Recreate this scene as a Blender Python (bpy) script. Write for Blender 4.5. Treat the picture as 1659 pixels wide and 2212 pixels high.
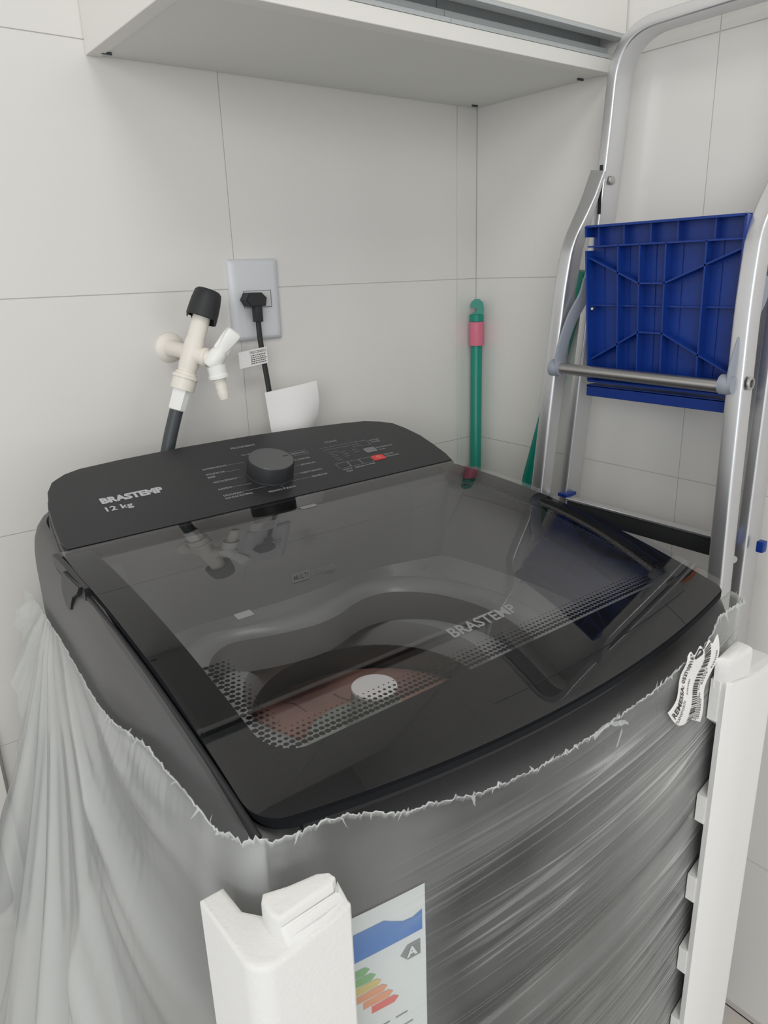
import bpy, bmesh, math, random
from mathutils import Vector, Matrix, Euler, noise
random.seed(7)
S = bpy.context.scene
for o in list(bpy.data.objects): bpy.data.objects.remove(o)
COL = S.collection
PI = math.pi

# ---------------------------------------------------------------- camera, world, light, exposure
cd = bpy.data.cameras.new('camera'); cam = bpy.data.objects.new('camera', cd); COL.objects.link(cam)
cam.location = (-1.02914, -1.04350, 1.22980)
cam.rotation_euler = Euler((1.256765, 0.031639, -0.660660), 'XYZ')
cd.sensor_fit = 'HORIZONTAL'; cd.sensor_width = 36.0; cd.lens = 1598.84 / 1659 * 36.0
cd.clip_start = 0.01; cd.clip_end = 50
S.camera = cam
w = bpy.data.worlds.new('daylight'); S.world = w; w.use_nodes = True
w.node_tree.nodes['Background'].inputs[0].default_value = (0.93, 0.97, 1.0, 1)
w.node_tree.nodes['Background'].inputs[1].default_value = 1.0
def area(name, loc, target, sx, sy, power, col=(1, 1, 1)):
    l = bpy.data.lights.new(name, 'AREA'); l.shape = 'RECTANGLE'; l.size = sx; l.size_y = sy; l.energy = power; l.color = col
    o = bpy.data.objects.new(name, l); COL.objects.link(o); o.location = loc
    o.rotation_euler = (Vector(target) - Vector(loc)).to_track_quat('-Z', 'Y').to_euler(); return o
area('window_daylight', (-4.6, -4.6, 2.1), (-0.3, -0.3, 1.1), 3.0, 1.8, 90, (1.0, 0.99, 0.97))
area('overhead_fill', (-1.0, -1.3, 2.43), (-1.0, -1.3, 0), 0.6, 0.6, 9.5, (1.0, 0.98, 0.95))  # added fill from above to brighten the tub; no known fixture here
S.view_settings.view_transform = 'Standard'; S.view_settings.look = 'None'
S.view_settings.gamma = 1; S.view_settings.use_curve_mapping = False
S.view_settings.exposure = -0.25

# ---------------------------------------------------------------- materials
def s2l(c): return tuple(((v / 255) / 12.92 if v / 255 <= .04045 else ((v / 255 + .055) / 1.055) ** 2.4) for v in c)
def mat(name, rgb, rough=.5, metal=0, spec=.5, bump=0, bscale=60, var=0, vscale=8, stretch=None, alpha=1, sss=0, coat=0, trans=0):
    m = bpy.data.materials.new(name); m.use_nodes = True; nt = m.node_tree; b = nt.nodes['Principled BSDF']
    c = s2l(rgb)
    b.inputs['Base Color'].default_value = (*c, 1); b.inputs['Roughness'].default_value = rough
    b.inputs['Metallic'].default_value = metal; b.inputs['Specular IOR Level'].default_value = spec
    if coat: b.inputs['Coat Weight'].default_value = coat; b.inputs['Coat Roughness'].default_value = .05
    if sss: b.inputs['Subsurface Weight'].default_value = sss; b.inputs['Subsurface Radius'].default_value = (.02, .02, .02)
    tc = nt.nodes.new('ShaderNodeTexCoord'); mp = nt.nodes.new('ShaderNodeMapping')
    nt.links.new(tc.outputs['Object'], mp.inputs[0])
    if stretch: mp.inputs['Scale'].default_value = stretch
    if var:
        n = nt.nodes.new('ShaderNodeTexNoise'); n.inputs['Scale'].default_value = vscale; n.inputs['Detail'].default_value = 5
        nt.links.new(mp.outputs[0], n.inputs['Vector'])
        r = nt.nodes.new('ShaderNodeMapRange'); r.inputs[1].default_value = .3; r.inputs[2].default_value = .7
        r.inputs[3].default_value = 1 - var; r.inputs[4].default_value = 1 + var * .5
        nt.links.new(n.outputs[0], r.inputs[0])
        mx = nt.nodes.new('ShaderNodeVectorMath'); mx.operation = 'SCALE'; mx.inputs[0].default_value = c
        nt.links.new(r.outputs[0], mx.inputs['Scale']); nt.links.new(mx.outputs[0], b.inputs['Base Color'])
    if bump:
        n = nt.nodes.new('ShaderNodeTexNoise'); n.inputs['Scale'].default_value = bscale; n.inputs['Detail'].default_value = 4
        nt.links.new(mp.outputs[0], n.inputs['Vector'])
        bp = nt.nodes.new('ShaderNodeBump'); bp.inputs['Strength'].default_value = bump; bp.inputs['Distance'].default_value = .002
        nt.links.new(n.outputs[0], bp.inputs['Height']); nt.links.new(bp.outputs[0], b.inputs['Normal'])
    return m
M = {}
M['tile'] = mat('glazed_tile', (228, 226, 222), .22, spec=.45, bump=.12, bscale=2.5, var=.02, vscale=1.5)
M['grout'] = mat('grout', (204, 201, 196), .9)
M['plaster'] = mat('plaster', (228, 227, 224), .8, bump=.1)
M['floor'] = mat('floor_tile', (214, 208, 200), .35, var=.06, vscale=4)
M['lam'] = mat('white_laminate', (232, 230, 225), .45, var=.01)
M['lam_under'] = mat('grey_white_laminate', (226, 226, 222), .5, var=.02, vscale=3)
M['alprof'] = mat('satin_aluminium_profile', (186, 191, 191), .45, metal=.0)
M['dark_metal'] = mat('titanium_grey_steel', (66, 66, 67), .42, metal=.15, spec=.4, var=.03, vscale=3)
M['cover'] = mat('grey_cover_plastic', (84, 83, 84), .42, spec=.4, bump=.05, bscale=400)
M['black'] = mat('black_satin_plastic', (38, 38, 41), .38, spec=.4)
M['blackg'] = mat('black_gloss_print', (31, 32, 35), .6, spec=.08)
M['panel'] = mat('black_panel', (44, 44, 47), .36, spec=.42, bump=.04, bscale=500)
M['knob'] = mat('knob_dark', (46, 47, 49), .45, spec=.4)
M['knobtop'] = mat('knob_cap_grey', (100, 101, 102), .35, metal=.3)
M['ink'] = mat('print_grey', (150, 150, 152), .6)
M['inkb'] = mat('print_bright', (186, 187, 190), .5)
M['ink_dim'] = mat('print_dim', (122, 122, 126), .6)
M['ink_glass'] = mat('print_on_glass', (134, 134, 136), .5)
M['red'] = mat('red_button', (222, 62, 58), .45)
M['tub'] = mat('tub_plastic', (166, 167, 169), .32, spec=.5)
M['steel'] = mat('drum_steel', (104, 106, 108), .35, metal=.6)
M['card'] = mat('brown_card', (176, 134, 124), .8, var=.25, vscale=14)
M['cardd'] = mat('dark_crack', (90, 50, 44), .8)
M['disc'] = mat('white_disc', (250, 248, 250), .6)
M['disc'].node_tree.nodes['Principled BSDF'].inputs['Base Color'].default_value = (.98, .96, .98, 1)
M['agit'] = mat('agitator_plastic', (175, 182, 178), .4)
M['rubber'] = mat('black_rubber', (40, 41, 43), .55, bump=.08, bscale=200)
M['hose'] = mat('grey_hose', (66, 71, 74), .45)
M['pvc'] = mat('cream_pvc', (236, 230, 220), .38, sss=.05)
M['pvcw'] = mat('white_pvc', (244, 243, 240), .35)
M['socket'] = mat('socket_plastic', (216, 218, 222), .35)
M['socketi'] = mat('socket_insert', (208, 208, 208), .4)
M['paper'] = mat('white_paper', (246, 244, 243), .5)
M['paper_ink'] = mat('paper_ink', (50, 50, 52), .6)
M['paper_mid'] = mat('paper_ink_light', (120, 120, 124), .6)
M['alu'] = mat('polished_aluminium', (218, 218, 220), .31, metal=.85, bump=.05, bscale=40, stretch=(1, 1, .1))
M['alup'] = mat('brushed_aluminium_tube', (190, 188, 186), .3, metal=.9)
M['galv'] = mat('grey_plastic_arm', (150, 155, 166), .45)
M['blue'] = mat('blue_plastic', (8, 52, 136), .36, spec=.5)
M['teal'] = mat('teal_plastic', (10, 138, 118), .38, var=.05, vscale=30)
M['pink'] = mat('pink_plastic', (220, 118, 142), .4)
M['orange'] = mat('orange_sticker', (236, 120, 70), .6)
M['foam'] = mat('white_foam', (232, 231, 229), .85, bump=.22, bscale=300, sss=.12)
M['ltag'] = mat('energy_paper', (222, 226, 226), .5)
M['lblue'] = mat('energy_blue', (36, 112, 190), .5)
M['lgreen'] = mat('energy_green', (120, 178, 110), .5)
M['lyellow'] = mat('energy_yellow', (214, 190, 110), .5)
M['lorange'] = mat('energy_orange', (228, 150, 110), .5)
M['lred'] = mat('energy_red', (222, 92, 84), .5)
M['lgrey'] = mat('energy_grey', (120, 124, 124), .5)

def clear_mix(name, tint, ior=1.5, rough=.02, scale=1.0):
    m = bpy.data.materials.new(name); m.use_nodes = True; nt = m.node_tree; nt.nodes.clear()
    out = nt.nodes.new('ShaderNodeOutputMaterial'); mx = nt.nodes.new('ShaderNodeMixShader')
    t = nt.nodes.new('ShaderNodeBsdfTransparent'); t.inputs[0].default_value = (*tint, 1)
    g = nt.nodes.new('ShaderNodeBsdfGlossy'); g.inputs['Roughness'].default_value = rough
    f = nt.nodes.new('ShaderNodeFresnel'); f.inputs[0].default_value = ior
    nt.links.new(f.outputs[0], mx.inputs[0]); nt.links.new(t.outputs[0], mx.inputs[1]); nt.links.new(g.outputs[0], mx.inputs[2])
    nt.links.new(mx.outputs[0], out.inputs[0]); return m
M['glass'] = clear_mix('smoked_lid_glass', (.98, .98, .98), 1.60, .008)
def clear_only(name, tint):
    m = bpy.data.materials.new(name); m.use_nodes = True; nt = m.node_tree; nt.nodes.clear()
    out = nt.nodes.new('ShaderNodeOutputMaterial'); t = nt.nodes.new('ShaderNodeBsdfTransparent'); t.inputs[0].default_value = (*tint, 1)
    nt.links.new(t.outputs[0], out.inputs[0]); return m
M['glass_in'] = clear_only('glass_underside', (.98, .98, .98))

def film(name, rgb, lo, hi, scale, vec, rough=.22):
    """thin plastic film: a share of the light passes, the rest is scattered; the share follows the milkiness of the film (vertex attribute 'milk' = layers of film, with fold highlights at the left corner painted in)"""
    m = bpy.data.materials.new(name); m.use_nodes = True; nt = m.node_tree; nt.nodes.clear(); N = nt.nodes.new; L = nt.links.new
    out = N('ShaderNodeOutputMaterial'); mx = N('ShaderNodeMixShader'); t = N('ShaderNodeBsdfTransparent'); t.inputs[0].default_value = (.97, .98, .98, 1)
    p = N('ShaderNodeBsdfPrincipled'); p.inputs['Base Color'].default_value = (*s2l(rgb), 1); p.inputs['Roughness'].default_value = rough
    p.inputs['Specular IOR Level'].default_value = .7
    tr = N('ShaderNodeBsdfTranslucent'); tr.inputs[0].default_value = (*s2l(rgb), 1)
    m2 = N('ShaderNodeMixShader'); m2.inputs[0].default_value = .3; L(p.outputs[0], m2.inputs[1]); L(tr.outputs[0], m2.inputs[2])
    at = N('ShaderNodeAttribute'); at.attribute_name = 'milk'
    tc = N('ShaderNodeTexCoord'); mp = N('ShaderNodeMapping'); mp.inputs['Scale'].default_value = vec; L(tc.outputs['Object'], mp.inputs[0])
    n = N('ShaderNodeTexNoise'); n.inputs['Scale'].default_value = scale; n.inputs['Detail'].default_value = 6; L(mp.outputs[0], n.inputs['Vector'])
    r = N('ShaderNodeMapRange'); r.inputs[1].default_value = .35; r.inputs[2].default_value = .7; r.inputs[3].default_value = lo; r.inputs[4].default_value = hi
    L(n.outputs[0], r.inputs[0])
    mu = N('ShaderNodeMath'); mu.operation = 'MULTIPLY'; mu.use_clamp = True; L(r.outputs[0], mu.inputs[0]); L(at.outputs['Fac'], mu.inputs[1])
    # stretch wrinkles: long thin nearly horizontal lines where the film is pulled tight
    sa = N('ShaderNodeAttribute'); sa.attribute_name = 'streak'
    def lines(sc, rot, wid, amp, seed):
        a = N('ShaderNodeMapping'); a.inputs['Rotation'].default_value = (0, rot, 0); a.inputs['Scale'].default_value = (1, 1, 1); L(tc.outputs['Object'], a.inputs[0])
        b = N('ShaderNodeMapping'); b.inputs['Scale'].default_value = sc; b.inputs['Location'].default_value = (seed, 0, 0); L(a.outputs[0], b.inputs[0])
        k = N('ShaderNodeTexNoise'); k.inputs['Scale'].default_value = 1; k.inputs['Detail'].default_value = 1; L(b.outputs[0], k.inputs['Vector'])
        s1 = N('ShaderNodeMath'); s1.operation = 'SUBTRACT'; L(k.outputs[0], s1.inputs[0]); s1.inputs[1].default_value = .5
        s2 = N('ShaderNodeMath'); s2.operation = 'ABSOLUTE'; L(s1.outputs[0], s2.inputs[0])
        q = N('ShaderNodeMapRange'); q.inputs[1].default_value = 0; q.inputs[2].default_value = wid; q.inputs[3].default_value = amp; q.inputs[4].default_value = 0; q.interpolation_type = 'SMOOTHSTEP'
        L(s2.outputs[0], q.inputs[0]); return q.outputs[0], k.outputs[0]
    l1, h1 = lines((1.3, 1, 44), .045, .030, .28, 0); l2, h2 = lines((2.4, 1, 120), .055, .045, .15, 5); l3, h3 = lines((.9, 1, 20), .04, .16, .14, 9)
    pt = N('ShaderNodeTexNoise'); pt.inputs['Scale'].default_value = 7; L(tc.outputs['Object'], pt.inputs['Vector'])
    pr_ = N('ShaderNodeMapRange'); pr_.inputs[1].default_value = .38; pr_.inputs[2].default_value = .62; pr_.inputs[3].default_value = .25; pr_.inputs[4].default_value = 1.15; L(pt.outputs[0], pr_.inputs[0])
    def math_(op, a, b, cl=False):
        m_ = N('ShaderNodeMath'); m_.operation = op; m_.use_clamp = cl; L(a, m_.inputs[0]); L(b, m_.inputs[1]); return m_.outputs[0]
    sm = math_('MULTIPLY', math_('ADD', math_('ADD', l1, l2), l3), math_('MULTIPLY', sa.outputs['Fac'], pr_.outputs[0]))
    tot = math_('ADD', mu.outputs[0], sm, True)
    bp = N('ShaderNodeBump'); bp.inputs['Distance'].default_value = .012; L(math_('MULTIPLY', sa.outputs['Fac'], math_('ADD', h1, l1)), bp.inputs['Height']); bp.inputs['Strength'].default_value = .5
    L(bp.outputs[0], p.inputs['Normal'])
    L(tot, mx.inputs[0]); L(t.outputs[0], mx.inputs[1]); L(m2.outputs[0], mx.inputs[2]); L(mx.outputs[0], out.inputs[0])
    return m
M['film'] = film('plastic_film', (229, 231, 229), .88, 1.10, 3, (1, 1, 1))
M['shred'] = mat('film_shreds', (225, 230, 230), .25, spec=.8)
nt = M['shred'].node_tree; nt.nodes['Principled BSDF'].inputs['Alpha'].default_value = .42

# ---------------------------------------------------------------- helpers
def obj(name, bm, m, parent=None, smooth=False, mats=None):
    me = bpy.data.meshes.new(name)
    if isinstance(bm, bmesh.types.BMesh):
        bm.normal_update(); bm.to_mesh(me); bm.free()
    else: me = bm
    for k in (mats or [m]): me.materials.append(k)
    if smooth:
        me.polygons.foreach_set('use_smooth', [True] * len(me.polygons))
        me.set_sharp_from_angle(angle=math.radians(38))
    o = bpy.data.objects.new(name, me); COL.objects.link(o)
    if parent: o.parent = parent; o.matrix_parent_inverse = Matrix.Translation(-Vector(parent.location)) if parent.type == 'EMPTY' else Matrix()
    return o
def thing(name, label, cat, loc=(0, 0, 0), group=None):
    o = bpy.data.objects.new(name, None); COL.objects.link(o); o.location = loc; o.empty_display_size = .05
    o['label'] = label; o['category'] = cat
    if group: o['group'] = group
    return o
def tag(o, label, cat, group=None):
    o['label'] = label; o['category'] = cat
    if group: o['group'] = group
    return o
def struct(o): o['kind'] = 'structure'; return o
def box(bm, a, b, mtx=None, bev=0, seg=2):
    x0, y0, z0 = a; x1, y1, z1 = b
    vs = [bm.verts.new((x, y, z)) for x in (x0, x1) for y in (y0, y1) for z in (z0, z1)]
    fs = [(0, 1, 3, 2), (4, 6, 7, 5), (0, 4, 5, 1), (2, 3, 7, 6), (0, 2, 6, 4), (1, 5, 7, 3)]
    F = [bm.faces.new([vs[i] for i in f]) for f in fs]
    if bev:
        E = list({e for f in F for e in f.edges})
        r = bmesh.ops.bevel(bm, geom=E, offset=bev, segments=seg, profile=.6, affect='EDGES', clamp_overlap=True)
        vs = list({v for f in r['faces'] for v in f.verts} | {v for v in vs if v.is_valid})
    if mtx is not None:
        for v in vs: v.co = mtx @ v.co
    return vs
def B(a, b, mtx=None, bev=0, seg=2):
    bm = bmesh.new(); box(bm, a, b, mtx, bev, seg); return bm
def frame(axis):
    z = Vector(axis).normalized(); u = Vector((0, 0, 1)) if abs(z.z) < .95 else Vector((1, 0, 0))
    x = u.cross(z).normalized(); return x, z.cross(x), z
def lathe(bm, prof, org, axis, n=28, cap=True):
    x, y, z = frame(axis); org = Vector(org); rings = []
    for r, h in prof:
        if r < 1e-6: rings.append([bm.verts.new(org + z * h)]); continue
        rings.append([bm.verts.new(org + z * h + (x * math.cos(2 * PI * i / n) + y * math.sin(2 * PI * i / n)) * r) for i in range(n)])
    for a, b in zip(rings, rings[1:]):
        for i in range(n):
            j = (i + 1) % n
            if len(a) == 1 and len(b) == 1: continue
            if len(a) == 1: bm.faces.new((a[0], b[i], b[j])[::-1])
            elif len(b) == 1: bm.faces.new((a[i], a[j], b[0]))
            else: bm.faces.new((a[i], a[j], b[j], b[i]))
    if cap:
        if len(rings[0]) > 1: bm.faces.new(rings[0][::-1])
        if len(rings[-1]) > 1: bm.faces.new(rings[-1])
    return rings
def LA(prof, org, axis, n=28, cap=True):
    bm = bmesh.new(); lathe(bm, prof, org, axis, n, cap); return bm
def catmull(P, k=6, closed=False):
    P = [Vector(p) for p in P]; out = []; n = len(P)
    rng = range(n) if closed else range(n - 1)
    for i in rng:
        p0 = P[(i - 1) % n] if closed or i > 0 else P[0]; p1 = P[i]; p2 = P[(i + 1) % n]
        p3 = P[(i + 2) % n] if closed or i + 2 < n else P[-1]
        for j in range(k):
            t = j / k
            out.append(.5 * ((2 * p1) + (p2 - p0) * t + (2 * p0 - 5 * p1 + 4 * p2 - p3) * t * t + (3 * p1 - p0 - 3 * p2 + p3) * t ** 3))
    if not closed: out.append(P[-1])
    return out
def sweep(bm, path, prof, side=None, scale=None):
    """prof: list of (a,b); a along 'side' direction, b along in-plane normal"""
    path = [Vector(p) for p in path]; rings = []; n = len(prof); up = None
    for i, p in enumerate(path):
        t = (path[min(i + 1, len(path) - 1)] - path[max(i - 1, 0)]).normalized()
        if side is not None: s = (Vector(side) - t * t.dot(Vector(side))).normalized()
        else:
            if up is None: up = frame(t)[0]
            s = (up - t * t.dot(up)).normalized(); up = s
        q = t.cross(s); k = scale[i] if scale else (1, 1)
        rings.append([bm.verts.new(p + s * a * k[0] + q * b * k[1]) for a, b in prof])
    for a, b in zip(rings, rings[1:]):
        for i in range(n):
            j = (i + 1) % n; bm.faces.new((a[i], a[j], b[j], b[i]))
    bm.faces.new(rings[0][::-1]); bm.faces.new(rings[-1]); bmesh.ops.recalc_face_normals(bm, faces=bm.faces[:])
def circ(r, n=14): return [(r * math.cos(2 * PI * i / n), r * math.sin(2 * PI * i / n)) for i in range(n)]
def rrect(w, d, r, k=4):
    out = []
    for cx, cy, a0 in ((w / 2 - r, d / 2 - r, 0), (-w / 2 + r, d / 2 - r, 90), (-w / 2 + r, -d / 2 + r, 180), (w / 2 - r, -d / 2 + r, 270)):
        for i in range(k + 1):
            a = math.radians(a0 + 90 * i / k); out.append((cx + r * math.cos(a), cy + r * math.sin(a)))
    return out
def loft(bm, rings, closed=True, capa=False, capb=False):
    V = [[bm.verts.new(p) for p in r] for r in rings]; n = len(V[0])
    for a, b in zip(V, V[1:]):
        for i in range(n if closed else n - 1):
            j = (i + 1) % n; bm.faces.new((a[i], a[j], b[j], b[i]))
    if capa: bm.faces.new(V[0][::-1])
    if capb: bm.faces.new(V[-1])
    return V
def prism(bm, poly, mtx, h0, h1, bev=0):
    a = [bm.verts.new(mtx @ Vector((x, y, h0))) for x, y in poly]; b = [bm.verts.new(mtx @ Vector((x, y, h1))) for x, y in poly]
    n = len(poly); F = [bm.faces.new(a[::-1]), bm.faces.new(b)]
    for i in range(n): F.append(bm.faces.new((a[i], a[(i + 1) % n], b[(i + 1) % n], b[i])))
    if bev:
        E = [e for e in F[1].edges]; bmesh.ops.bevel(bm, geom=E, offset=bev, segments=2, affect='EDGES', clamp_overlap=True)
    return F
DG = bpy.context.evaluated_depsgraph_get
def text_bm(bm, s, fn, size, bold=0, align='LEFT', sx=1.0, fit=None):
    """letters as flat meshes, each vertex placed by fn(x, y)"""
    cu = bpy.data.curves.new('t', 'FONT'); cu.body = s; cu.size = size; cu.align_x = align; cu.offset = bold; cu.resolution_u = 2
    to = bpy.data.objects.new('t', cu); COL.objects.link(to); bpy.context.view_layer.update()
    me = bpy.data.meshes.new_from_object(to.evaluated_get(DG()))
    xs = [v.co.x for v in me.vertices]; wd = (max(xs) - min(xs)) if xs else 1; x0 = min(xs) if xs else 0
    k = (fit / wd) if fit else sx
    for v in me.vertices: v.co = fn((v.co.x - (x0 if fit else 0)) * k, v.co.y)
    bm.from_mesh(me)
    bpy.data.objects.remove(to); bpy.data.curves.remove(cu); bpy.data.meshes.remove(me)
def quad(bm, pts): bm.faces.new([bm.verts.new(p) for p in pts])

# ---------------------------------------------------------------- setting: walls, floor, ceiling
def tiled_wall(name, axis, length, top, x_first, pitch):
    if axis == 'x': bm = B((-length, .0009, 0), (0.12, .12, top))
    else: bm = B((.0009, -length, 0), (.12, 0.0009, top))
    wall = struct(obj(name, bm, M['grout']))
    g = .0006; us = [0.0, x_first]
    while us[-1] < length: us.append(min(us[-1] + pitch, length))
    zs = [0.012]
    while zs[-1] < top: zs.append(min(zs[-1] + .3, top))
    cache = {}
    for i in range(len(us) - 1):
        for j in range(len(zs) - 1):
            wd = us[i + 1] - us[i] - 2 * g; ht = zs[j + 1] - zs[j] - 2 * g
            if wd < .005 or ht < .005: continue
            key = (round(wd, 4), round(ht, 4))
            if key not in cache:
                b = B((0, 0, 0), (-wd, .0008, ht), None, .0003, 1) if axis == 'x' else B((0, 0, 0), (.0008, -wd, ht), None, .0003, 1)
                bmesh.ops.recalc_face_normals(b, faces=b.faces[:])
                me = bpy.data.meshes.new('tile'); b.to_mesh(me); b.free(); me.materials.append(M['tile']); cache[key] = me
            o = bpy.data.objects.new('tile', cache[key]); COL.objects.link(o); o.parent = wall
            o.location = (-us[i] - g, 0, zs[j] + g) if axis == 'x' else (0, -us[i] - g, zs[j] + g)
    return wall
tiled_wall('wall_back', 'x', 2.9, 2.45, .048, .449)
tiled_wall('wall_right', 'y', 2.9, 2.45, .444, .449)
fl = struct(obj('floor', B((-2.9, -2.9, -.1), (.12, .12, -.0105)), M['grout']))
for i in range(5):
    for j in range(5):
        obj('tile', B((-2.9 + i * .6 + .001, -2.9 + j * .6 + .001, -.0104), (-2.9 + (i + 1) * .6 - .003 if i < 4 else -.001, -2.9 + (j + 1) * .6 - .003 if j < 4 else -.001, 0), None, .0008, 1), M['floor'], fl)
struct(obj('ceiling', B((-2.9, -2.9, 2.45), (.12, .12, 2.55)), M['plaster']))

# ---------------------------------------------------------------- washing machine
XC = -.589
def lidz(y):
    u = max(0.0, -(y + .27)); return .966 - .343 * u * u
def lidfront(x): return -.720 + .365 * (x - XC) ** 2
def bodyfront(x, off=0): return -.728 - off + .35 * (x - XC) ** 2
W = thing('washing_machine', 'dark grey top-loading washing machine with smoked glass lid and black control panel', 'washing machine', (XC, -.42, 0))
def taper(y):
    """the body narrows a little towards the back"""
    return 1 - .024 * min(1, max(0, (y + .45) / .35)) / .296
def outline(off=0, n=12, rf=.03, rb=.055, HW=.296, yb=-.10):
    """plan outline, counter-clockwise from back left; off>0 grows outwards"""
    P = []; hw = HW + off; L_, R_ = XC - hw, XC + hw; yb = yb + off; rf += max(off, 0); rb += max(off, 0)
    fl_ = bodyfront(L_ + rf, off)
    for i in range(n + 1):
        a = math.radians(90 + 90 * i / n); P.append((L_ + rb + rb * math.cos(a), yb - rb + rb * math.sin(a)))
    m = 14
    for i in range(1, m): P.append((L_, (yb - rb) + ((fl_ + rf) - (yb - rb)) * i / m))
    for i in range(n + 1):
        a = math.radians(180 + 90 * i / n); P.append((L_ + rf + rf * math.cos(a), fl_ + rf + rf * math.sin(a)))
    for i in range(1, 24):
        x = L_ + rf + (R_ - L_ - 2 * rf) * i / 24; P.append((x, bodyfront(x, off)))
    for i in range(n + 1):
        a = math.radians(270 + 90 * i / n); P.append((R_ - rf + rf * math.cos(a), fl_ + rf + rf * math.sin(a)))
    for i in range(1, m): P.append((R_, (fl_ + rf) + ((yb - rb) - (fl_ + rf)) * i / m))
    for i in range(n + 1):
        a = math.radians(0 + 90 * i / n); P.append((R_ - rb + rb * math.cos(a), yb - rb + rb * math.sin(a)))
    return [(XC + (x - XC) * taper(y), y) for x, y in P]
def topz(x, y):
    if y > -.27: return .953 + .12 * (y + .27)
    t = max(0.0, min(1.0, (-y - .64) / .07))          # the cover dips under the front lip of the lid
    sd = max(0.0, 1 - (min(abs(x - (XC - .296)), abs(x - (XC + .296))) / .05))
    return lidz(y) - .008 - .012 * t * (1 - sd * .6)
bm = bmesh.new()
O0 = outline(0); Oi = outline(-.006)
loft(bm, [[(x, y, .05) for x, y in Oi], [(x, y, .06) for x, y in O0], [(x, y, .80) for x, y in O0], [(x, y, .8055) for x, y in O0]], True, True, False)
obj('cabinet_body', bm, M['dark_metal'], W, True)
bm = bmesh.new(); R = []
R.append([(x, y, .8058) for x, y in O0])
def ringat(off, dz, k=1.0):
    o = outline(off); r = []
    for (x, y), (x0, y0) in zip(o, O0):
        fr = max(0.0, min(1.0, (-y0 - .66) / .04)) * max(0.0, min(1, (.28 - abs(x0 - XC)) / .06))
        r.append((x, y + fr * k * .036, topz(x0, y0) - dz - fr * k * .014))
    return r
R.append([(x, y, z) for (x, y, z) in ringat(0, .052, 0)])
R.append(ringat(-.001, .035, .1)); R.append(ringat(-.003, .022, .45)); R.append(ringat(-.007, .010, .8)); R.append(ringat(-.012, .002, 1)); R.append(ringat(-.018, 0.0, 1.2)); R.append(ringat(-.021, .005, 1.2)); R.append(ringat(-.024, .03, 1.2))
loft(bm, R); bmesh.ops.recalc_face_normals(bm, faces=bm.faces[:])
obj('top_cover', bm, M['cover'], W, True)
for sx in (-1, 1):
    for y in (-.64, -.18):
        obj('foot', LA([(.018, 0), (.022, .004), (.022, .02), (.014, .022), (.014, .051)], (XC + sx * .24, y, 0), (0, 0, 1)), M['rubber'], W, True)
# ---- tray, lip and tub inside
NT = 128; CX, CY = -.593, -.46
lip_pts = [(-.765, -.43), (-.758, -.375), (-.742, -.343), (-.716, -.325), (-.695, -.327), (-.656, -.341), (-.61, -.350), (-.575, -.346), (-.545, -.334), (-.515, -.328), (-.487, -.333), (-.463, -.352), (-.443, -.38), (-.430, -.42), (-.426, -.46), (-.43, -.50), (-.45, -.56), (-.495, -.605), (-.55, -.63), (-.62, -.63), (-.69, -.605), (-.735, -.56), (-.76, -.50)]
lp = [(v.x, v.y) for v in catmull([(x, y, 0) for x, y in lip_pts], 8, True)]
pol = sorted((math.atan2(y - CY, x - CX), math.hypot(x - CX, y - CY)) for x, y in lp)
def rlip(t):
    t = (t + PI) % (2 * PI) - PI; n = len(pol)
    for i in range(n):
        a, ra = pol[i]; b, rb_ = pol[(i + 1) % n]
        if i == n - 1:
            b += 2 * PI
            if t < pol[0][0]: t += 2 * PI
        if a <= t <= b: return ra + (rb_ - ra) * (t - a) / max(b - a, 1e-9)
    return pol[0][1]
def rrec(t, x0=-.852, x1=-.326, y0=-.672, y1=-.284):
    c, s = math.cos(t), math.sin(t); k = []
    if c > 1e-6: k.append((x1 - CX) / c)
    if c < -1e-6: k.append((x0 - CX) / c)
    if s > 1e-6: k.append((y1 - CY) / s)
    if s < -1e-6: k.append((y0 - CY) / s)
    return min(k)
TH = [2 * PI * i / NT for i in range(NT)]
# put ring points at the rectangle corners so they stay crisp
def ring(fr, fz): 
    out = []
    for t in TH:
        r = fr(t); x, y = CX + r * math.cos(t), CY + r * math.sin(t); out.append((x, y, fz(x, y)))
    return out
rout = lambda t: min(rlip(t) + .042, rrec(t) * .985)
bm = bmesh.new()
loft(bm, [ring(rrec, lambda x, y: lidz(y) - .013), ring(lambda t: rrec(t) * .997, lambda x, y: lidz(y) - .024),
          ring(lambda t: (rrec(t) * .985 + rout(t)) / 2 if rrec(t) * .97 > rout(t) else rout(t) * 1.002, lambda x, y: .846),
          ring(rout, lambda x, y: .832), ring(lambda t: rlip(t) + .030, lambda x, y: .838), ring(lambda t: rlip(t) + .018, lambda x, y: .840),
          ring(lambda t: rlip(t) + .007, lambda x, y: .836), ring(lambda t: rlip(t) + .001, lambda x, y: .828), ring(lambda t: rlip(t), lambda x, y: .80), ring(lambda t: rlip(t) + .004, lambda x, y: .785)])
bmesh.ops.recalc_face_normals(bm, faces=bm.faces[:])
for f in bm.faces: f.normal_flip() if f.normal.z < -.2 else None
obj('tub_ring', bm, M['tub'], W, True)
DX, DY = XC, -.43
obj('balance_ring', LA([(.188, .775), (.185, .790), (.165, .792), (.146, .785), (.140, .772), (.140, .752), (.150, .745)], (DX, DY, 0), (0, 0, 1), 64, False), M['tub'], W, True)
obj('wash_basket', LA([(.186, .776), (.176, .75), (.172, .70), (.172, .50), (.14, .46), (0, .455)], (DX, DY, 0), (0, 0, 1), 64, False), M['steel'], W, True)
bm = LA([(0, .700), (.168, .700), (.168, .694), (0, .694)], (DX, DY, 0), (0, 0, 1), 48, False)
card = obj('cardboard_insert', bm, M['card'], W)
bm = bmesh.new()
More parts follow.
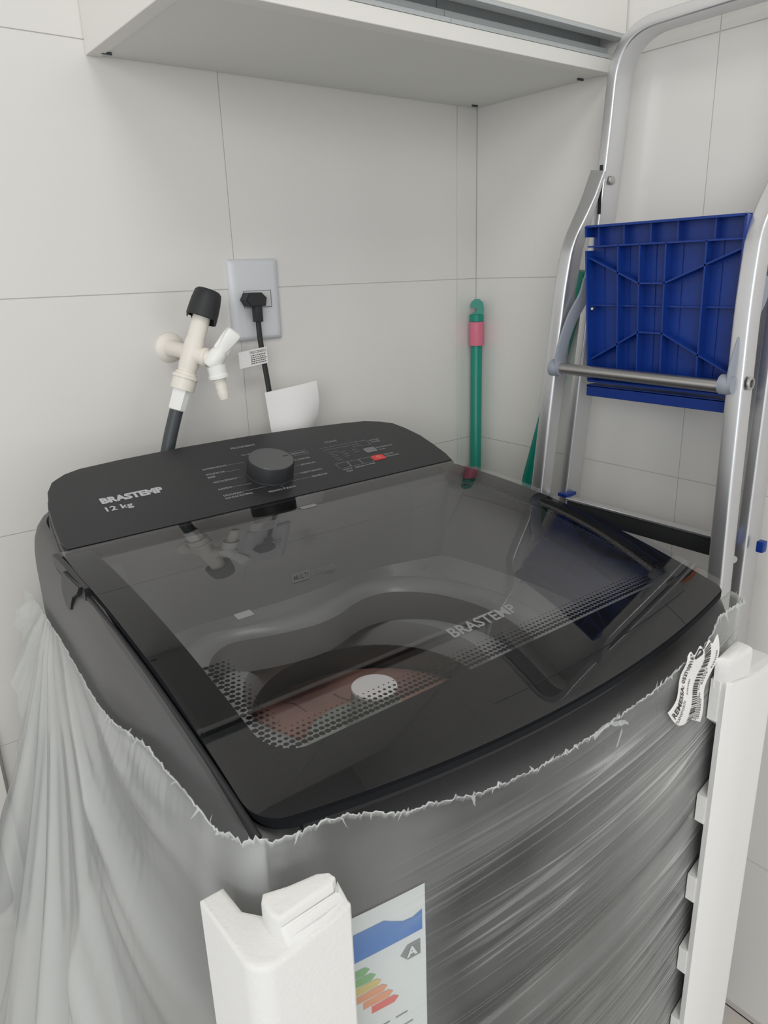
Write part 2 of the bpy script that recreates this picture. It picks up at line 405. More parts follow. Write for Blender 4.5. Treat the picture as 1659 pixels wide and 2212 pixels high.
for i in range(14):
    a = random.uniform(-PI, PI); r0 = random.uniform(.05, .13); p = Vector((DX + r0 * math.cos(a), DY + r0 * math.sin(a), .7006)); 
    d = random.uniform(0, 2 * PI); pts = [p]
    for k in range(3):
        d += random.uniform(-.8, .8); pts.append(pts[-1] + Vector((math.cos(d), math.sin(d), 0)) * .014)
    for a_, b_ in zip(pts, pts[1:]):
        n = Vector((-(b_ - a_).y, (b_ - a_).x, 0)).normalized() * .0007; quad(bm, [a_ - n, b_ - n, b_ + n, a_ + n])
ck = obj('crack', bm, M['cardd'], card); ck['kind'] = 'stuff'
ag = obj('agitator', LA([(.085, .701), (.06, .706), (.036, .716), (.029, .735), (.0275, .764), (.0265, .768), (0, .768)], (DX + .004, DY, 0), (0, 0, 1), 40, False), M['agit'], W, True)
obj('agitator_cap', LA([(.0272, .7685), (.0268, .7715), (0, .772)], (DX + .004, DY, 0), (0, 0, 1), 48, True), M['disc'], ag, True)
# dispenser lettering on the rear wall of the tray
bm = bmesh.new()
DW = lambda x, z, o=0: Vector((x, -.2955 + (z - .868) * .10 - o, z))      # just in front of the rear wall of the tray
quad(bm, [DW(-.607, .864), DW(-.581, .864), DW(-.581, .876), DW(-.607, .876)])
text_bm(bm, 'DISPENSER', lambda x, y: DW(-.578 + x, .867 + y), .0095, .0001, fit=.036)
obj('dispenser_lettering', bm, M['inkb'], W)
bm = bmesh.new()
text_bm(bm, 'MULTI', lambda x, y: DW(-.6045 + x, .867 + y, .0004), .009, .0001, fit=.021)
obj('dispenser_lettering', bm, M['cover'], W)
# ---- lid
lid_poly = []
def lidx(s, y):
    return XC + s * (.273 + .004 * min(1, max(0, (-y - .28) / .1)))
bmv = bmesh.new(); NXL, NYL = 40, 44
def lid_outline_x(s, y):
    # half width, closing with a round corner at the front
    return .2765
def CR(u): return .020 if u < 0 else .011      # corner radius, rounder on the left
def lid_pt(u, v, dz=0):
    """u -1..1 across, v 0 (back) .. 1 (front); rounded front corners"""
    hw = .2735 + .003 * min(1, v * 6) + .003 * max(0, v - .7) / .3
    x = XC + u * hw
    yf = lidfront(x)
    e = (abs(u) - (1 - CR(u) / .277)) / (CR(u) / .277)
    if e > 0: yf += CR(u) * (1 - math.sqrt(max(0, 1 - e * e)))
    y = -.2735 + (yf + .2735) * v
    return Vector((x, y, lidz(y) + dz))
us = [-1 + 2 * i / NXL for i in range(NXL + 1)]
ex = [-1, -.997, -.99, -.98, -.965, -.945, -.92, -.9]; us = ex + [-.9 + 1.8 * i / 30 for i in range(1, 30)] + [-x for x in ex[::-1]]
vs_ = [i / NYL for i in range(NYL + 1)]
def sheet(bm, us, vs, f, flip=False):
    G = [[bm.verts.new(f(u, v)) for v in vs] for u in us]; F = []
    for i in range(len(us) - 1):
        for j in range(len(vs) - 1):
            q = (G[i][j], G[i][j + 1], G[i + 1][j + 1], G[i + 1][j])
            F.append(bm.faces.new(q if flip is False else q[::-1]))
    return G, F
lidroot = None
bm = bmesh.new()
G, F = sheet(bm, us, vs_, lambda u, v: lid_pt(u, v))
for f in F: f.material_index = 0
G2, F2 = sheet(bm, us, vs_, lambda u, v: lid_pt(u, v, -.004), True)
for f in F2: f.material_index = 1
per = [(i, 0) for i in range(len(us))] + [(len(us) - 1, j) for j in range(1, len(vs_))] + [(i, len(vs_) - 1) for i in range(len(us) - 2, -1, -1)] + [(0, j) for j in range(len(vs_) - 2, 0, -1)]
for (a, b), (c, d) in zip(per, per[1:] + per[:1]):
    f = bm.faces.new((G[a][b], G[c][d], G2[c][d], G2[a][b])); f.material_index = 1
if F[0].normal.z < 0 or True:
    bm.normal_update()
    if F[0].normal.z < 0:
        for f in bm.faces: f.normal_flip()
lid = obj('lid_glass', bm, None, W, True, mats=[M['glass'], M['glass_in']])
# opaque print / frame under the glass: grid cells outside the window
WX0, WX1, WY0, WY1 = -.832, -.342, -.650, -.335
def in_win(x, y, m=0):
    r = .025
    if not (WX0 + m < x < WX1 - m and WY0 + m < y < WY1 - m + .05): return False
    cx = min(max(x, WX0 + m + r), WX1 - m - r); cy = max(y, WY0 + m + r)
    return math.hypot(x - cx, y - cy) <= r or (cx == x or cy == y)
bm = bmesh.new()
xs = [XC - .2765, WX0, WX0 + .004, WX0 + .01, WX0 + .018, WX0 + .028] + [WX0 + .03 + (WX1 - WX0 - .06) * i / 12 for i in range(13)] + [WX1 - .028, WX1 - .018, WX1 - .01, WX1 - .004, WX1, XC + .2765]
def border(bm, dz, thick):
    # side strips, front strip
    def strip(fa, fb, n=40):
        A = [fa(i / n) for i in range(n + 1)]; Bq = [fb(i / n) for i in range(n + 1)]
        for i in range(n):
            q = [A[i], A[i + 1], Bq[i + 1], Bq[i]]
            t = [bm.verts.new((x, y, lidz(y) - dz)) for x, y in q]; b = [bm.verts.new((x, y, lidz(y) - dz - thick)) for x, y in q]
            bm.faces.new(t); bm.faces.new(b[::-1])
            for k in range(4): bm.faces.new((t[k], b[k], b[(k + 1) % 4], t[(k + 1) % 4]))
    y0 = -.2745
    strip(lambda t: (XC - .2755, y0 + (WY0 - y0) * t), lambda t: (WX0, y0 + (WY0 - y0) * t))
    strip(lambda t: (XC + .2755, y0 + (WY0 - y0) * t), lambda t: (WX1, y0 + (WY0 - y0) * t))
    def fy(x):
        u = (x - XC) / .2755; yf = lidfront(x); e = (abs(u) - (1 - CR(u) / .2755)) / (CR(u) / .2755)
        if e > 0: yf += CR(u) * (1 - math.sqrt(max(0, 1 - e * e)))
        return yf + .001
    def xx(t): return XC - .2755 + .551 * (0.5 - .5 * math.cos(PI * t))
    strip(lambda t: (xx(t), WY0), lambda t: (xx(t), fy(xx(t))), 60)
border(bm, .0046, .006)
bmesh.ops.remove_doubles(bm, verts=bm.verts[:], dist=1e-5); bmesh.ops.recalc_face_normals(bm, faces=bm.faces[:])
frm = obj('lid_frame', bm, M['blackg'], W); frm['label'] = 'opaque black border printed round the lid glass'
# rounded window corners at the front
for cx, sx in ((WX0, 1), (WX1, -1)):
    bm = bmesh.new(); r = .03; pts = [(cx, WY0)] + [(cx + sx * (r - r * math.sin(a)), WY0 + r - r * math.cos(a)) for a in [PI / 2 * i / 8 for i in range(9)]]
    V = [bm.verts.new((x, y, lidz(y) - .0047)) for x, y in pts]
    for i in range(1, len(V) - 1): bm.faces.new((V[0], V[i], V[i + 1]))
    obj('window_corner', bm, M['blackg'], frm)
# halftone dots fading inward along front, left and right of the window
bm = bmesh.new()
def dot(x, y, r):
    z = lidz(y) - .0048; n = 6; V = [bm.verts.new((x + r * math.cos(PI / 3 * k), y + r * math.sin(PI / 3 * k), z)) for k in range(n)]; bm.faces.new(V)
pitch = .0050
def dots(x0, x1, y0, y1, dist):
    j = 0; y = y0
    while y < y1:
        x = x0 + (pitch / 2 if j % 2 else 0)
        while x < x1:
            d = dist(x, y)
            if 0 < d < .024: 
                r = pitch * .60 * (1 - d / .024) ** .55
                if r > .0004: dot(x, y, r)
            x += pitch
        y += pitch * .866; j += 1
def wd(x, y): return min(x - WX0, WX1 - x, (y - WY0))
dots(WX0, WX1, WY0, WY0 + .026, wd)
dots(WX0, WX0 + .024, WY0 + .026, -.54, wd); dots(WX1 - .024, WX1, WY0 + .026, -.33, wd)
dt = obj('printed_dots', bm, M['blackg'], frm); dt['kind'] = 'stuff'
# underside lip of the lid (handle edge)
bm = bmesh.new(); path = []
for i in range(41):
    u = -.88 + 1.76 * i / 40; p = lid_pt(u, 1); path.append(p + Vector((0, .012, -.012)))
sweep(bm, path, rrect(.018, .010, .003), side=(0, 0, 1)); 
for v in bm.verts: v.co.z -= 0
obj('lid_lip', bm, M['black'], lid, True)
bm = bmesh.new()
for i in range(40):
    a, b = lid_pt(-.25 + 1.05 * i / 40, .94, .0003), lid_pt(-.25 + 1.05 * (i + 1) / 40, .94, .0003)
    quad(bm, [a, b, b + Vector((0, .0008, 0)), a + Vector((0, .0008, 0))])
obj('seam_line', bm, M['black'], lid)
# print on the glass
bm = bmesh.new()
text_bm(bm, 'BRASTEMP', lambda x, y: Vector((-.633 + x, -.618 + y, lidz(-.618 + y) + .0004)), .017, .0004, fit=.082)
o = obj('glass_lettering', bm, M['ink_glass'], lid)
for (x, y, l) in ((-.780, -.503, .016), (-.600, -.321, .022)):
    V = [(x, y, lidz(y) + .0004), (x + l, y, lidz(y) + .0004), (x + l, y + .009, lidz(y + .009) + .0004), (x, y + .009, lidz(y + .009) + .0004)]
    bm = bmesh.new(); quad(bm, V); obj('glass_mark', bm, M['ink_glass'], lid)
# ---- control panel
PM = Matrix.Translation((0, -.27, .965)) @ Matrix.Rotation(math.atan(.3), 4, 'X')     # local x = world x, local y = up the slope
def PL(x, y, h=0): return PM @ Vector((x, (y + .27) / math.cos(math.atan(.3)), h))
pts = [(-.857, -.271), (-.8565, -.252), (-.853, -.22), (-.848, -.188), (-.838, -.150), (-.827, -.130), (-.811, -.119), (-.79, -.115), (-.737, -.110), (-.648, -.106), (-.55, -.1065), (-.47, -.110), (-.398, -.116), (-.36, -.121), (-.335, -.128), (-.318, -.140), (-.309, -.160), (-.305, -.19), (-.305, -.22), (-.307, -.25), (-.309, -.271)]
bm = bmesh.new()
poly = [(x, (y + .27) / math.cos(math.atan(.3))) for x, y in pts][::-1]
prism(bm, poly, PM, -.016, 0, .003)
bmesh.ops.recalc_face_normals(bm, faces=bm.faces[:])
bm2 = bmesh.new(); pb = [((x + .583) * 1.004 - .583, (y - .068) * 1.004 + .068) for x, y in poly]
prism(bm2, pb, PM, -.075, -.0125, .004); bmesh.ops.recalc_face_normals(bm2, faces=bm2.faces[:]); obj('panel_base', bm2, M['cover'], W, True)
cp = obj('control_panel', bm, M['panel'], W, True)
bm = bmesh.new()
def PT(s, x0, y0, x1=None, size=.006, bold=.00012):
    text_bm(bm, s, lambda x, y: PL(x0 + x, y0, 0) + (PL(x0 + x, y0 + y) - PL(x0 + x, y0)) + Vector((0, 0, .0003)), size, bold, fit=(x1 - x0) if x1 else None)
PT('BRASTEMP', -.7931, -.1995, -.7184, .0155, .0009); PT('12 kg', -.7937, -.2165, -.7628, .0125, .0003)
obj('brand_lettering', bm, M['inkb'], cp)
bm = bmesh.new()
for s, x0, y0, x1, sz in [('PROGRAMAS', -.5942, -.1340, -.5577, .0062), ('Dia a Dia', -.5896, -.1545, -.5745, .004), ('ANTIBOLINHAS', -.655, -.1715, -.6213, .0048), ('ROUPAS DE', -.6559, -.1847, -.6302, .0048), ('BEBÊ', -.6574, -.1917, -.6469, .0048), ('ANTIALÉRGICO', -.6567, -.2048, -.6238, .0048), ('RÁPIDO', -.658, -.2218, -.6393, .0048), ('DELICADAS /', -.6593, -.2370, -.6320, .0048), ('ROUPAS ÍNTIMAS', -.6597, -.2432, -.6231, .0048), ('PESADO E JEANS', -.6035, -.2493, -.5644, .0048), ('EDREDOM', -.5312, -.2369, -.5078, .0048), ('CAMA E BANHO', -.5415, -.2240, -.5072, .0048), ('BRANCAS', -.5282, -.2050, -.5054, .0048), ('COLORIDAS', -.5362, -.1913, -.5053, .0048), ('TIRA MANCHAS', -.5350, -.1755, -.5030, .0050), ('ETAPAS', -.4602, -.1627, -.4404, .0056), ('Nível de', -.4812, -.2367, -.4666, .0042), ('Água', -.4800, -.2420, -.4697, .0042), ('Agitação', -.4622, -.2371, -.4447, .0042), ('Centrifugar', -.4433, -.2366, -.4268, .0042), ('AVANÇAR', -.3940, -.1790, -.3754, .0042), ('ETAPAS', -.3930, -.1845, -.3780, .0042), ('MULTIENXÁGUE', -.3972, -.2010, -.3677, .0042), ('Duplo', -.3960, -.2065, -.3850, .0036), ('INICIAR', -.3994, -.2218, -.3822, .0048), ('DESLIGAR', -.4005, -.2278, -.3765, .0048)]:
    PT(s, x0, y0, x1, sz)
def pline(x0, y0, x1, y1, wd=.0005):
    a, b = PL(x0, y0, .0003), PL(x1, y1, .0003); d = (b - a).normalized(); n = (PM.to_3x3() @ Vector((0, 0, 1))).cross(d) * wd / 2; quad(bm, [a - n, b - n, b + n, a + n])
for l in [(-.6205, -.170, -.5959, -.1705), (-.6296, -.185, -.6098, -.1849), (-.6230, -.203, -.6156, -.203), (-.6385, -.2205, -.6127, -.2215), (-.6304, -.2345, -.5999, -.2345), (-.5648, -.2350, -.5322, -.2355), (-.5526, -.2223, -.5425, -.2223), (-.5461, -.2035, -.5293, -.2035), (-.4786, -.1735, -.4145, -.1735), (-.4761, -.1800, -.4180, -.1800), (-.582, -.240, -.580, -.247),
          (-.541, -.169, -.500, -.169), (-.500, -.169, -.500, -.179), (-.541, -.179, -.500, -.179), (-.4745, -.1880, -.4590, -.1880), (-.4590, -.1880, -.4570, -.1930), (-.4290, -.1850, -.4080, -.1850)]: pline(*l)
for x0, ys in ((-.474, (.1935, .199, .205, .210)), (-.456, (.193, .199, .205)), (-.436, (.193, .199))):
    for k, yy in enumerate(ys): pline(x0, -yy, x0 + .0075 + .002 * (k % 2), -yy, .0006)
def pbox(x, y, w_, h_, wd=.0006):
    w_ /= 2; h_ /= 2; pline(x - w_, y - h_, x + w_, y - h_, wd); pline(x - w_, y + h_, x + w_, y + h_, wd); pline(x - w_, y - h_, x - w_, y + h_, wd); pline(x + w_, y - h_, x + w_, y + h_, wd)
for x, y in ((-.4735, -.2248), (-.4540, -.2250), (-.4337, -.2248), (-.4070, -.1804)): pbox(x, y, .0185, .0125)
obj('panel_lettering', bm, M['ink'], cp)
def rr_poly(w_, h_, r): return rrect(w_, h_, r, 3)
def pbtn(x, y, w_, h_, m, name, h=.0008):
    b = bmesh.new(); c = PL(x, y); T = Matrix.Translation(c) @ PM.to_3x3().to_4x4(); prism(b, rr_poly(w_, h_, .003), T, -.002, h); bmesh.ops.recalc_face_normals(b, faces=b.faces[:]); return obj(name, b, m, cp)
for x, y in ((-.4735, -.2248), (-.4540, -.2250), (-.4337, -.2248), (-.4070, -.1804)): pbtn(x, y, .0165, .0105, M['panel'], 'button', .0004)
g = pbtn(-.4098, -.2017, .020, .0125, M['ink_dim'], 'button'); g['label'] = 'grey button'
rb = pbtn(-.4126, -.2242, .0205, .0125, M['red'], 'button'); rb['label'] = 'red power button'
bm = bmesh.new()
for i in range(20):
    if 4 < i < 6: continue
    a0, a1 = 2 * PI * i / 20, 2 * PI * (i + 1) / 20; c = PL(-.4126, -.2242, .0011); X = PM.to_3x3() @ Vector((1, 0, 0)); Y = PM.to_3x3() @ Vector((0, 1, 0))
    q = [c + (X * math.cos(a) + Y * math.sin(a)) * r for a, r in ((a0, .0028), (a1, .0028), (a1, .0034), (a0, .0034))]; quad(bm, q)
quad(bm, [PL(-.4129, -.2242, .0011), PL(-.4123, -.2242, .0011), PL(-.4123, -.2210, .0011), PL(-.4129, -.2210, .0011)])
obj('power_symbol', bm, M['inkb'], rb)
bm = bmesh.new(); quad(bm, [PL(-.5405, -.1785, .0003), PL(-.536, -.1785, .0003), PL(-.536, -.1695, .0003), PL(-.5405, -.1695, .0003)]); obj('mark', bm, M['inkb'], cp)
kc = PL(-.5795, -.2095); kz = PM.to_3x3() @ Vector((0, 0, 1))
kn = obj('program_knob', LA([(.0312, -.001), (.0312, .001), (.0305, .0015), (.0300, .021), (.0292, .0225)], kc, kz, 56, True), M['knob'], W, True)
obj('knob_cap', LA([(.0289, .0224), (.0286, .0232), (0, .0233)], kc, kz, 56, False), M['knobtop'], kn, True)
bm = bmesh.new(); a = kc + kz * .0236 + Vector((.016, 0, 0)) ; Yp = PM.to_3x3() @ Vector((0, 1, 0)); quad(bm, [a - Yp * .0004, a + Vector((.010, 0, 0)) - Yp * .0004, a + Vector((.010, 0, 0)) + Yp * .0004, a + Yp * .0004]); obj('pointer_mark', bm, M['blackg'], kn)
# ---- hinge cover at the left of the lid
bm = bmesh.new(); path = [Vector((-.8672, y, lidz(y) - .007)) for y in [-.272 - .104 * i / 12 for i in range(13)]]
sweep(bm, path, rrect(.0062, .013, .001), side=(1, 0, 0)); obj('hinge_strip', bm, M['black'], W)
bm = bmesh.new(); prof = [(-.318, .962), (-.310, .950), (-.314, .938), (-.324, .930), (-.334, .927), (-.341, .930), (-.348, .944), (-.364, .953), (-.372, .962)]
a = [bm.verts.new((-.8772 + (z - .93) * .12, y, z)) for y, z in prof]; b = [bm.verts.new((-.862, y, z - .001)) for y, z in prof]
bm.faces.new(a); bm.faces.new(b[::-1])
for i in range(len(prof)): j = (i + 1) % len(prof); bm.faces.new((a[i], b[i], b[j], a[j]))
bmesh.ops.recalc_face_normals(bm, faces=bm.faces[:]); bmesh.ops.bevel(bm, geom=[e for e in bm.edges], offset=.0008, segments=2, affect='EDGES', clamp_overlap=True)
obj('hinge_cover', bm, M['black'], W, True)
# dark rail in the gap along the lid
for s in (-1, 1):
    bm = bmesh.new(); path = [Vector((XC + s * .2785, y, lidz(y) - .013)) for y in [-.275 - (.415 if s < 0 else .36) * i / 30 for i in range(31)]]
    sweep(bm, path, rrect(.004, .010, .0015), side=(1, 0, 0)); obj('lid_seal', bm, M['rubber'], W, True)
# ---- energy label on the front, under the film
def FS(x, z, off=0): return Vector((x, bodyfront(x, .0012 + off), z))
def patch(bm, x0, x1, z0, z1, off=0, n=8):
    for i in range(n):
        a, b = x0 + (x1 - x0) * i / n, x0 + (x1 - x0) * (i + 1) / n; quad(bm, [FS(a, z0, off), FS(b, z0, off), FS(b, z1, off), FS(a, z1, off)])
bm = bmesh.new(); patch(bm, -.872, -.757, .600, .812); el = obj('energy_label', bm, M['ltag'], W)
bm = bmesh.new()
for i in range(14):
    a, b = -.870 + .110 * i / 14, -.870 + .110 * (i + 1) / 14
    za, zb = .772 + .0, .772; ta = .797 - .010 * max(0, math.sin((a + .790) * 80)) if a > -.790 else .797; tb = .797 - .010 * max(0, math.sin((b + .790) * 80)) if b > -.790 else .797
    quad(bm, [FS(a, za, .0004), FS(b, zb, .0004), FS(b, tb, .0004), FS(a, ta, .0004)])
obj('label_band', bm, M['lblue'], el)
bars = [('lgreen', .757), ('lgreen', .749), ('lyellow', .741), ('lorange', .733), ('lorange', .725), ('lred', .717)]
for k, (m_, z) in enumerate(bars):
    bm = bmesh.new(); xe = -.808 + .0045 * k; quad(bm, [FS(-.868, z, .0004), FS(xe, z, .0004), FS(xe + .004, z + .0035, .0004), FS(xe, z + .007, .0004), FS(-.868, z + .007, .0004)]); obj('rating_bar', bm, M[m_], el)
bm = bmesh.new(); quad(bm, [FS(-.779, .757, .0004), FS(-.773, .750, .0004), FS(-.762, .750, .0004), FS(-.762, .764, .0004), FS(-.773, .764, .0004)]); obj('rating_arrow', bm, M['lgrey'], el)
bm = bmesh.new(); text_bm(bm, 'A', lambda x, y: FS(-.7735 + x, .7525 + y, .0008), .012, .0004); obj('rating_letter', bm, M['ltag'], el)
bm = bmesh.new()
for r in range(7):
    z = .700 - r * .012
    for c in range(5): 
        x = -.862 + c * .020 + random.uniform(-.003, .003); quad(bm, [FS(x, z, .0004), FS(x + .010, z, .0004), FS(x + .010, z + .0012, .0004), FS(x, z + .0012, .0004)])
obj('small_print', bm, M['lgrey'], el)

# ---------------------------------------------------------------- plastic film bag
edgeL = [(-.10, .862), (-.147, .866), (-.289, .878), (-.351, .879), (-.422, .880), (-.487, .886), (-.530, .897), (-.557, .905), (-.590, .908), (-.627, .909), (-.664, .910), (-.70, .910)]
edgeF = [(-.89, .910), (-.864, .908), (-.858, .909), (-.829, .908), (-.809, .903), (-.788, .893), (-.772, .889), (-.75, .886), (-.73, .880), (-.705, .876), (-.686, .874), (-.648, .872), (-.595, .873), (-.55, .876), (-.502, .878), (-.474, .881), (-.453, .884), (-.415, .884), (-.395, .893), (-.385, .903), (-.345, .900), (-.30, .888), (-.28, .885)]
def interp(T, x):
    if x <= T[0][0]: return T[0][1]
    for (a, va), (b, vb) in zip(T, T[1:]):
        if x <= b: return va + (vb - va) * (x - a) / (b - a)
    return T[-1][1]
eL = sorted(edgeL)
def bag_outline():
    P = []; hw = .3005; L_, R_ = XC - hw, XC + hw; r = .034; f0 = bodyfront(L_ + r, .008)
    def add(x, y, nx, ny): P.append((x, y, nx, ny))
    n = 170
    for i in range(n): y = -.06 + ((f0 + r) + .06) * i / n; add(L_, y, -1, 0)
    for i in range(30): a = math.radians(180 + 90 * i / 30); add(L_ + r + r * math.cos(a), f0 + r + r * math.sin(a), math.cos(a), math.sin(a))
    n = 330
    for i in range(n + 1): x = L_ + r + (R_ - L_ - 2 * r) * i / n; add(x, bodyfront(x, .008), 0, -1)
    for i in range(1, 30): a = math.radians(270 + 90 * i / 30); add(R_ - r + r * math.cos(a), f0 + r + r * math.sin(a), math.cos(a), math.sin(a))
    n = 60
    for i in range(n): y = (f0 + r) + (-.15 - (f0 + r)) * i / n; add(R_, y, 1, 0)
    return [(XC + (x - XC) * taper(y), y, nx, ny) for x, y, nx, ny in P]
BO = bag_outline(); nv = 150
def fbm(x, y, z): return noise.fractal(Vector((x, y, z)), .6, 2.1, 4)
bm = bmesh.new(); milk = bm.verts.layers.float.new('milk'); streak = bm.verts.layers.float.new('streak'); rows = []
top_pts = []
for s, (x, y, nx, ny) in enumerate(BO):
    left = nx < -.5; front = ny < -.6; right = nx > .5
    ez = interp(eL, y) if False else None
    if left or (nx < 0 and not front):
        T_ = sorted(edgeL, key=lambda t: t[0]); ez = interp(T_, y)
    elif right: ez = .888 - 1.3 * max(0, (y + .685))
    else: ez = interp(edgeF, x)
    jag = .003 * noise.noise(Vector((s * .21, 3.1, 0))) + .0035 * noise.noise(Vector((s * .8, 0, 0)))
    if left: jag *= .35 + .9 * (1 if y < -.46 else 0)
    ez += jag; col = []
    for k in range(nv + 1):
        t = k / nv; t = t ** 1.15; z = ez + (.10 - ez) * t; d = ez - z
        # film gathered at the sides
        flare = 0; sk = 0
        if left:
            A = max(0, min(1, (-.665 - y) / -.22)) if y > -.665 else 0
            flare = A * (.004 * min(1, d / .05) + .27 * d ** 1.25)
            # folds fanning out from the rear top
            dy, dz_ = -(y + .27), .90 - z; ph = math.atan2(dz_, dy + .06); rr = math.hypot(dy, dz_)
            nz = noise.noise(Vector((y * 4, z * 2.5, 1))); f = math.sin(ph * 17 + 2.4 * nz) * .55 + .55 * noise.noise(Vector((ph * 11, rr * 1.5, 5))) + .10 * math.sin(ph * 61 + 5 * nz)
            amp = min(.018, .045 * rr) * (.30 + .7 * A) * max(.12, min(1, (y + .70) / .12)) * min(1, d / .03)
            flare += amp * (f + .45)
            mk = .60 + .22 * A + .22 * f * (1 - .4 * A)
            mk = max(.34, min(.97, mk))
            bl = max(0, min(1, (-.52 - y) / .14)); mk *= 1 - .30 * bl * bl
            mk += .30 * max(0, min(1, (-.62 - y) / .08)) * (.4 + 1.3 * noise.noise(Vector((y * 34 + z * 9, z * 8, 3))))  # highlights of the corner crinkles painted as extra milk
        elif front:
            # stretched horizontal wrinkles
            e = max(0, min(1, (x + .80) / .12))
            q = z - .10 * (x - XC)* .9
            f = noise.noise(Vector((x * 1.2, q * 42, 2))); f2 = noise.noise(Vector((x * 2.2, q * 80, 7)))
            amp = .0022 * e * max(0, min(1, (-.385 - x) / .04)) * min(1, d / .03)
            flare = amp * (f * 1.3 + f2 * .35) + .001
            sk = e * max(0, min(1, d / .05)) * max(0, min(1, (-.31 - x) / .10 + .25)); 
            mk = .05 + .60 * max(0, (x + .68) / .38) + .05 * fbm(x * 6, z * 6, 9)
            cl_ = max(0, 1 - (x + .885) / .055)             # bunched film by the left corner, its bright fold highlights put into milk
            mk += .17 * max(0, min(1, (-.73 - x) / .05)); mk += .42 * cl_ * (.75 + 1.5 * noise.noise(Vector((x * 42 + z * 8, z * 10, 3)))); flare += .006 * cl_ * fbm(x * 18, z * 14, 4)
            cr_ = max(0, 1 - (-.305 - x) / .07); mk += .12 * cr_
            mk = max(.03, min(.9, mk))
        else:
            f = fbm(s * .08, z * 6, 3); flare = .005 * f + .003; mk = .62 + .3 * f + .25 * noise.noise(Vector((s * .5 + z * 9, z * 12, 3)))  # bright highlight of the left corner fold put into the milk value
            if nx > 0: mk = .40 + .3 * f; flare *= .5 * max(0, min(1, (y + .66) / .04)) if right else 0
            mk = max(.3, min(.9, mk))
        if k == 0: flare += .0015 + .0015 * noise.noise(Vector((s * .3, 9, 1))); mk = min(1, mk + .5)
        if k == 1: flare += .001; mk = min(1, mk + .28)
        v = bm.verts.new((x + nx * flare, y + ny * flare, z + (.0 if k else 0))); v[milk] = mk; v[streak] = sk; col.append(v)
    rows.append(col); top_pts.append((col[0].co.copy(), Vector((nx, ny, 0)), left, front, right))
for a, b in zip(rows, rows[1:]):
    for k in range(nv): bm.faces.new((a[k], a[k + 1], b[k + 1], b[k]))
bag = obj('plastic_bag', bm, M['film'], None, False)
bag.data.polygons.foreach_set('use_smooth', [True] * len(bag.data.polygons))
tag(bag, 'torn translucent plastic film bag still wrapped round the washing machine body', 'plastic bag')
# torn shreds along the edge
bm = bmesh.new(); i = 0
while i < len(top_pts) - 12:
    p, n, l_, f_, r_ = top_pts[i]
    if (l_ and p.y > -.46) or (r_ and p.y > -.62): i += 6; continue
    L = random.choice([.002, .002, .003, .004, .005, .009]) ; wdt = random.uniform(.0006, .0022); d = Vector((random.uniform(-.8, .8), random.uniform(-.2, .2), random.choice([1, 1, .6, -.7]))).normalized(); q = p + n * .001; c = [q]
    for k in range(5):
        d = (d + Vector((random.uniform(-.5, .5), 0, random.uniform(-.45, .35))) + n * random.uniform(-.1, .35)).normalized(); q = q + d * L / 5; c.append(q)
    sd = Vector((-n.y, n.x, 0)); V = [(bm.verts.new(c[k] - sd * wdt * (1 - k / 5.2)), bm.verts.new(c[k] + sd * wdt * (1 - k / 5.2))) for k in range(6)]
    for k in range(5): bm.faces.new((V[k][0], V[k][1], V[k + 1][1], V[k + 1][0]))
    i += random.choice([1, 2, 2, 3, 5, 8])
# the thin rolled rim of the tear
rim = [t[0] + t[1] * .0008 for t in top_pts if not (t[4] and t[0].y > -.5)]
rim = [r + Vector((0, 0, .0008 * noise.noise(Vector((j * .5, 0, 4))))) for j, r in enumerate(rim)]
sweep(bm, rim, circ(.00055, 5), side=(0, 0, 1), scale=[(k, k) for k in [max(.15, .7 + 1.5 * noise.noise(Vector((j * .13, 2, 7)))) for j in range(len(rim))]])
# one larger dangling shred on the front right
for (x, z, pts) in [(-.578, .878, [(0, 0), (.006, -.004), (.014, -.006), (.017, -.014), (.014, -.022), (.011, -.028)]), (-.578, .878, [(.012, -.006), (.020, -.008), (.026, -.012)]), (-.600, .874, [(0, 0), (.012, .004), (.024, .004)])]:
    P_ = [FS(x + a, z + b, .013) for a, b in pts]; V = []
    for k, q in enumerate(P_): wdt = .0026 * (1 - k / len(P_)) + .0006; V.append((bm.verts.new(q + Vector((0, 0, wdt))), bm.verts.new(q + Vector((wdt * .8, 0, -wdt)))))
    for k in range(len(V) - 1): bm.faces.new((V[k][0], V[k][1], V[k + 1][1], V[k + 1][0]))
sh = obj('torn_edge', bm, M['shred'], bag); sh['kind'] = 'stuff'
# shipping label stuck on the film
LPT = catmull([(-.477, 0, .836), (-.464, 0, .846), (-.457, 0, .860), (-.455, 0, .872), (-.450, 0, .882)], 5)
RPT = catmull([(-.402, 0, .790), (-.402, 0, .812), (-.396, 0, .828), (-.376, 0, .850), (-.384, 0, .876)], 5)
BL = [LPT[0], Vector((-.476, 0, .826)), Vector((-.461, 0, .818))]
def ship(u, t, off=0):
    k = t * (len(LPT) - 1); i = min(int(k), len(LPT) - 2); f = k - i
    a = LPT[i].lerp(LPT[i + 1], f); b = RPT[i].lerp(RPT[i + 1], f); p = a.lerp(b, u)
    sag = -.010 * math.sin(PI * min(1, u * 1.5)) * (1 - t) ** 3
    z = p.z + .010 + sag + (.0035 * math.sin(u * 21) * max(0, t - .8) * 5); return FS(p.x - .008, z, .0125 + .0015 * math.sin(t * 9) + off)
bm = bmesh.new(); G, F = sheet(bm, [i / 20 for i in range(21)], [j / 24 for j in range(25)], lambda u, t: ship(u, t))
sl = obj('shipping_label', bm, M['paper'], bag, True); sl['label'] = 'torn white shipping label with barcode'
def lt(s, a0, b, size, fit=None, bold=0): text_bm(bm, s, lambda x, y: ship(1 - (b + y) , a0 + x, .0006), size, bold, fit=fit)
bm = bmesh.new()
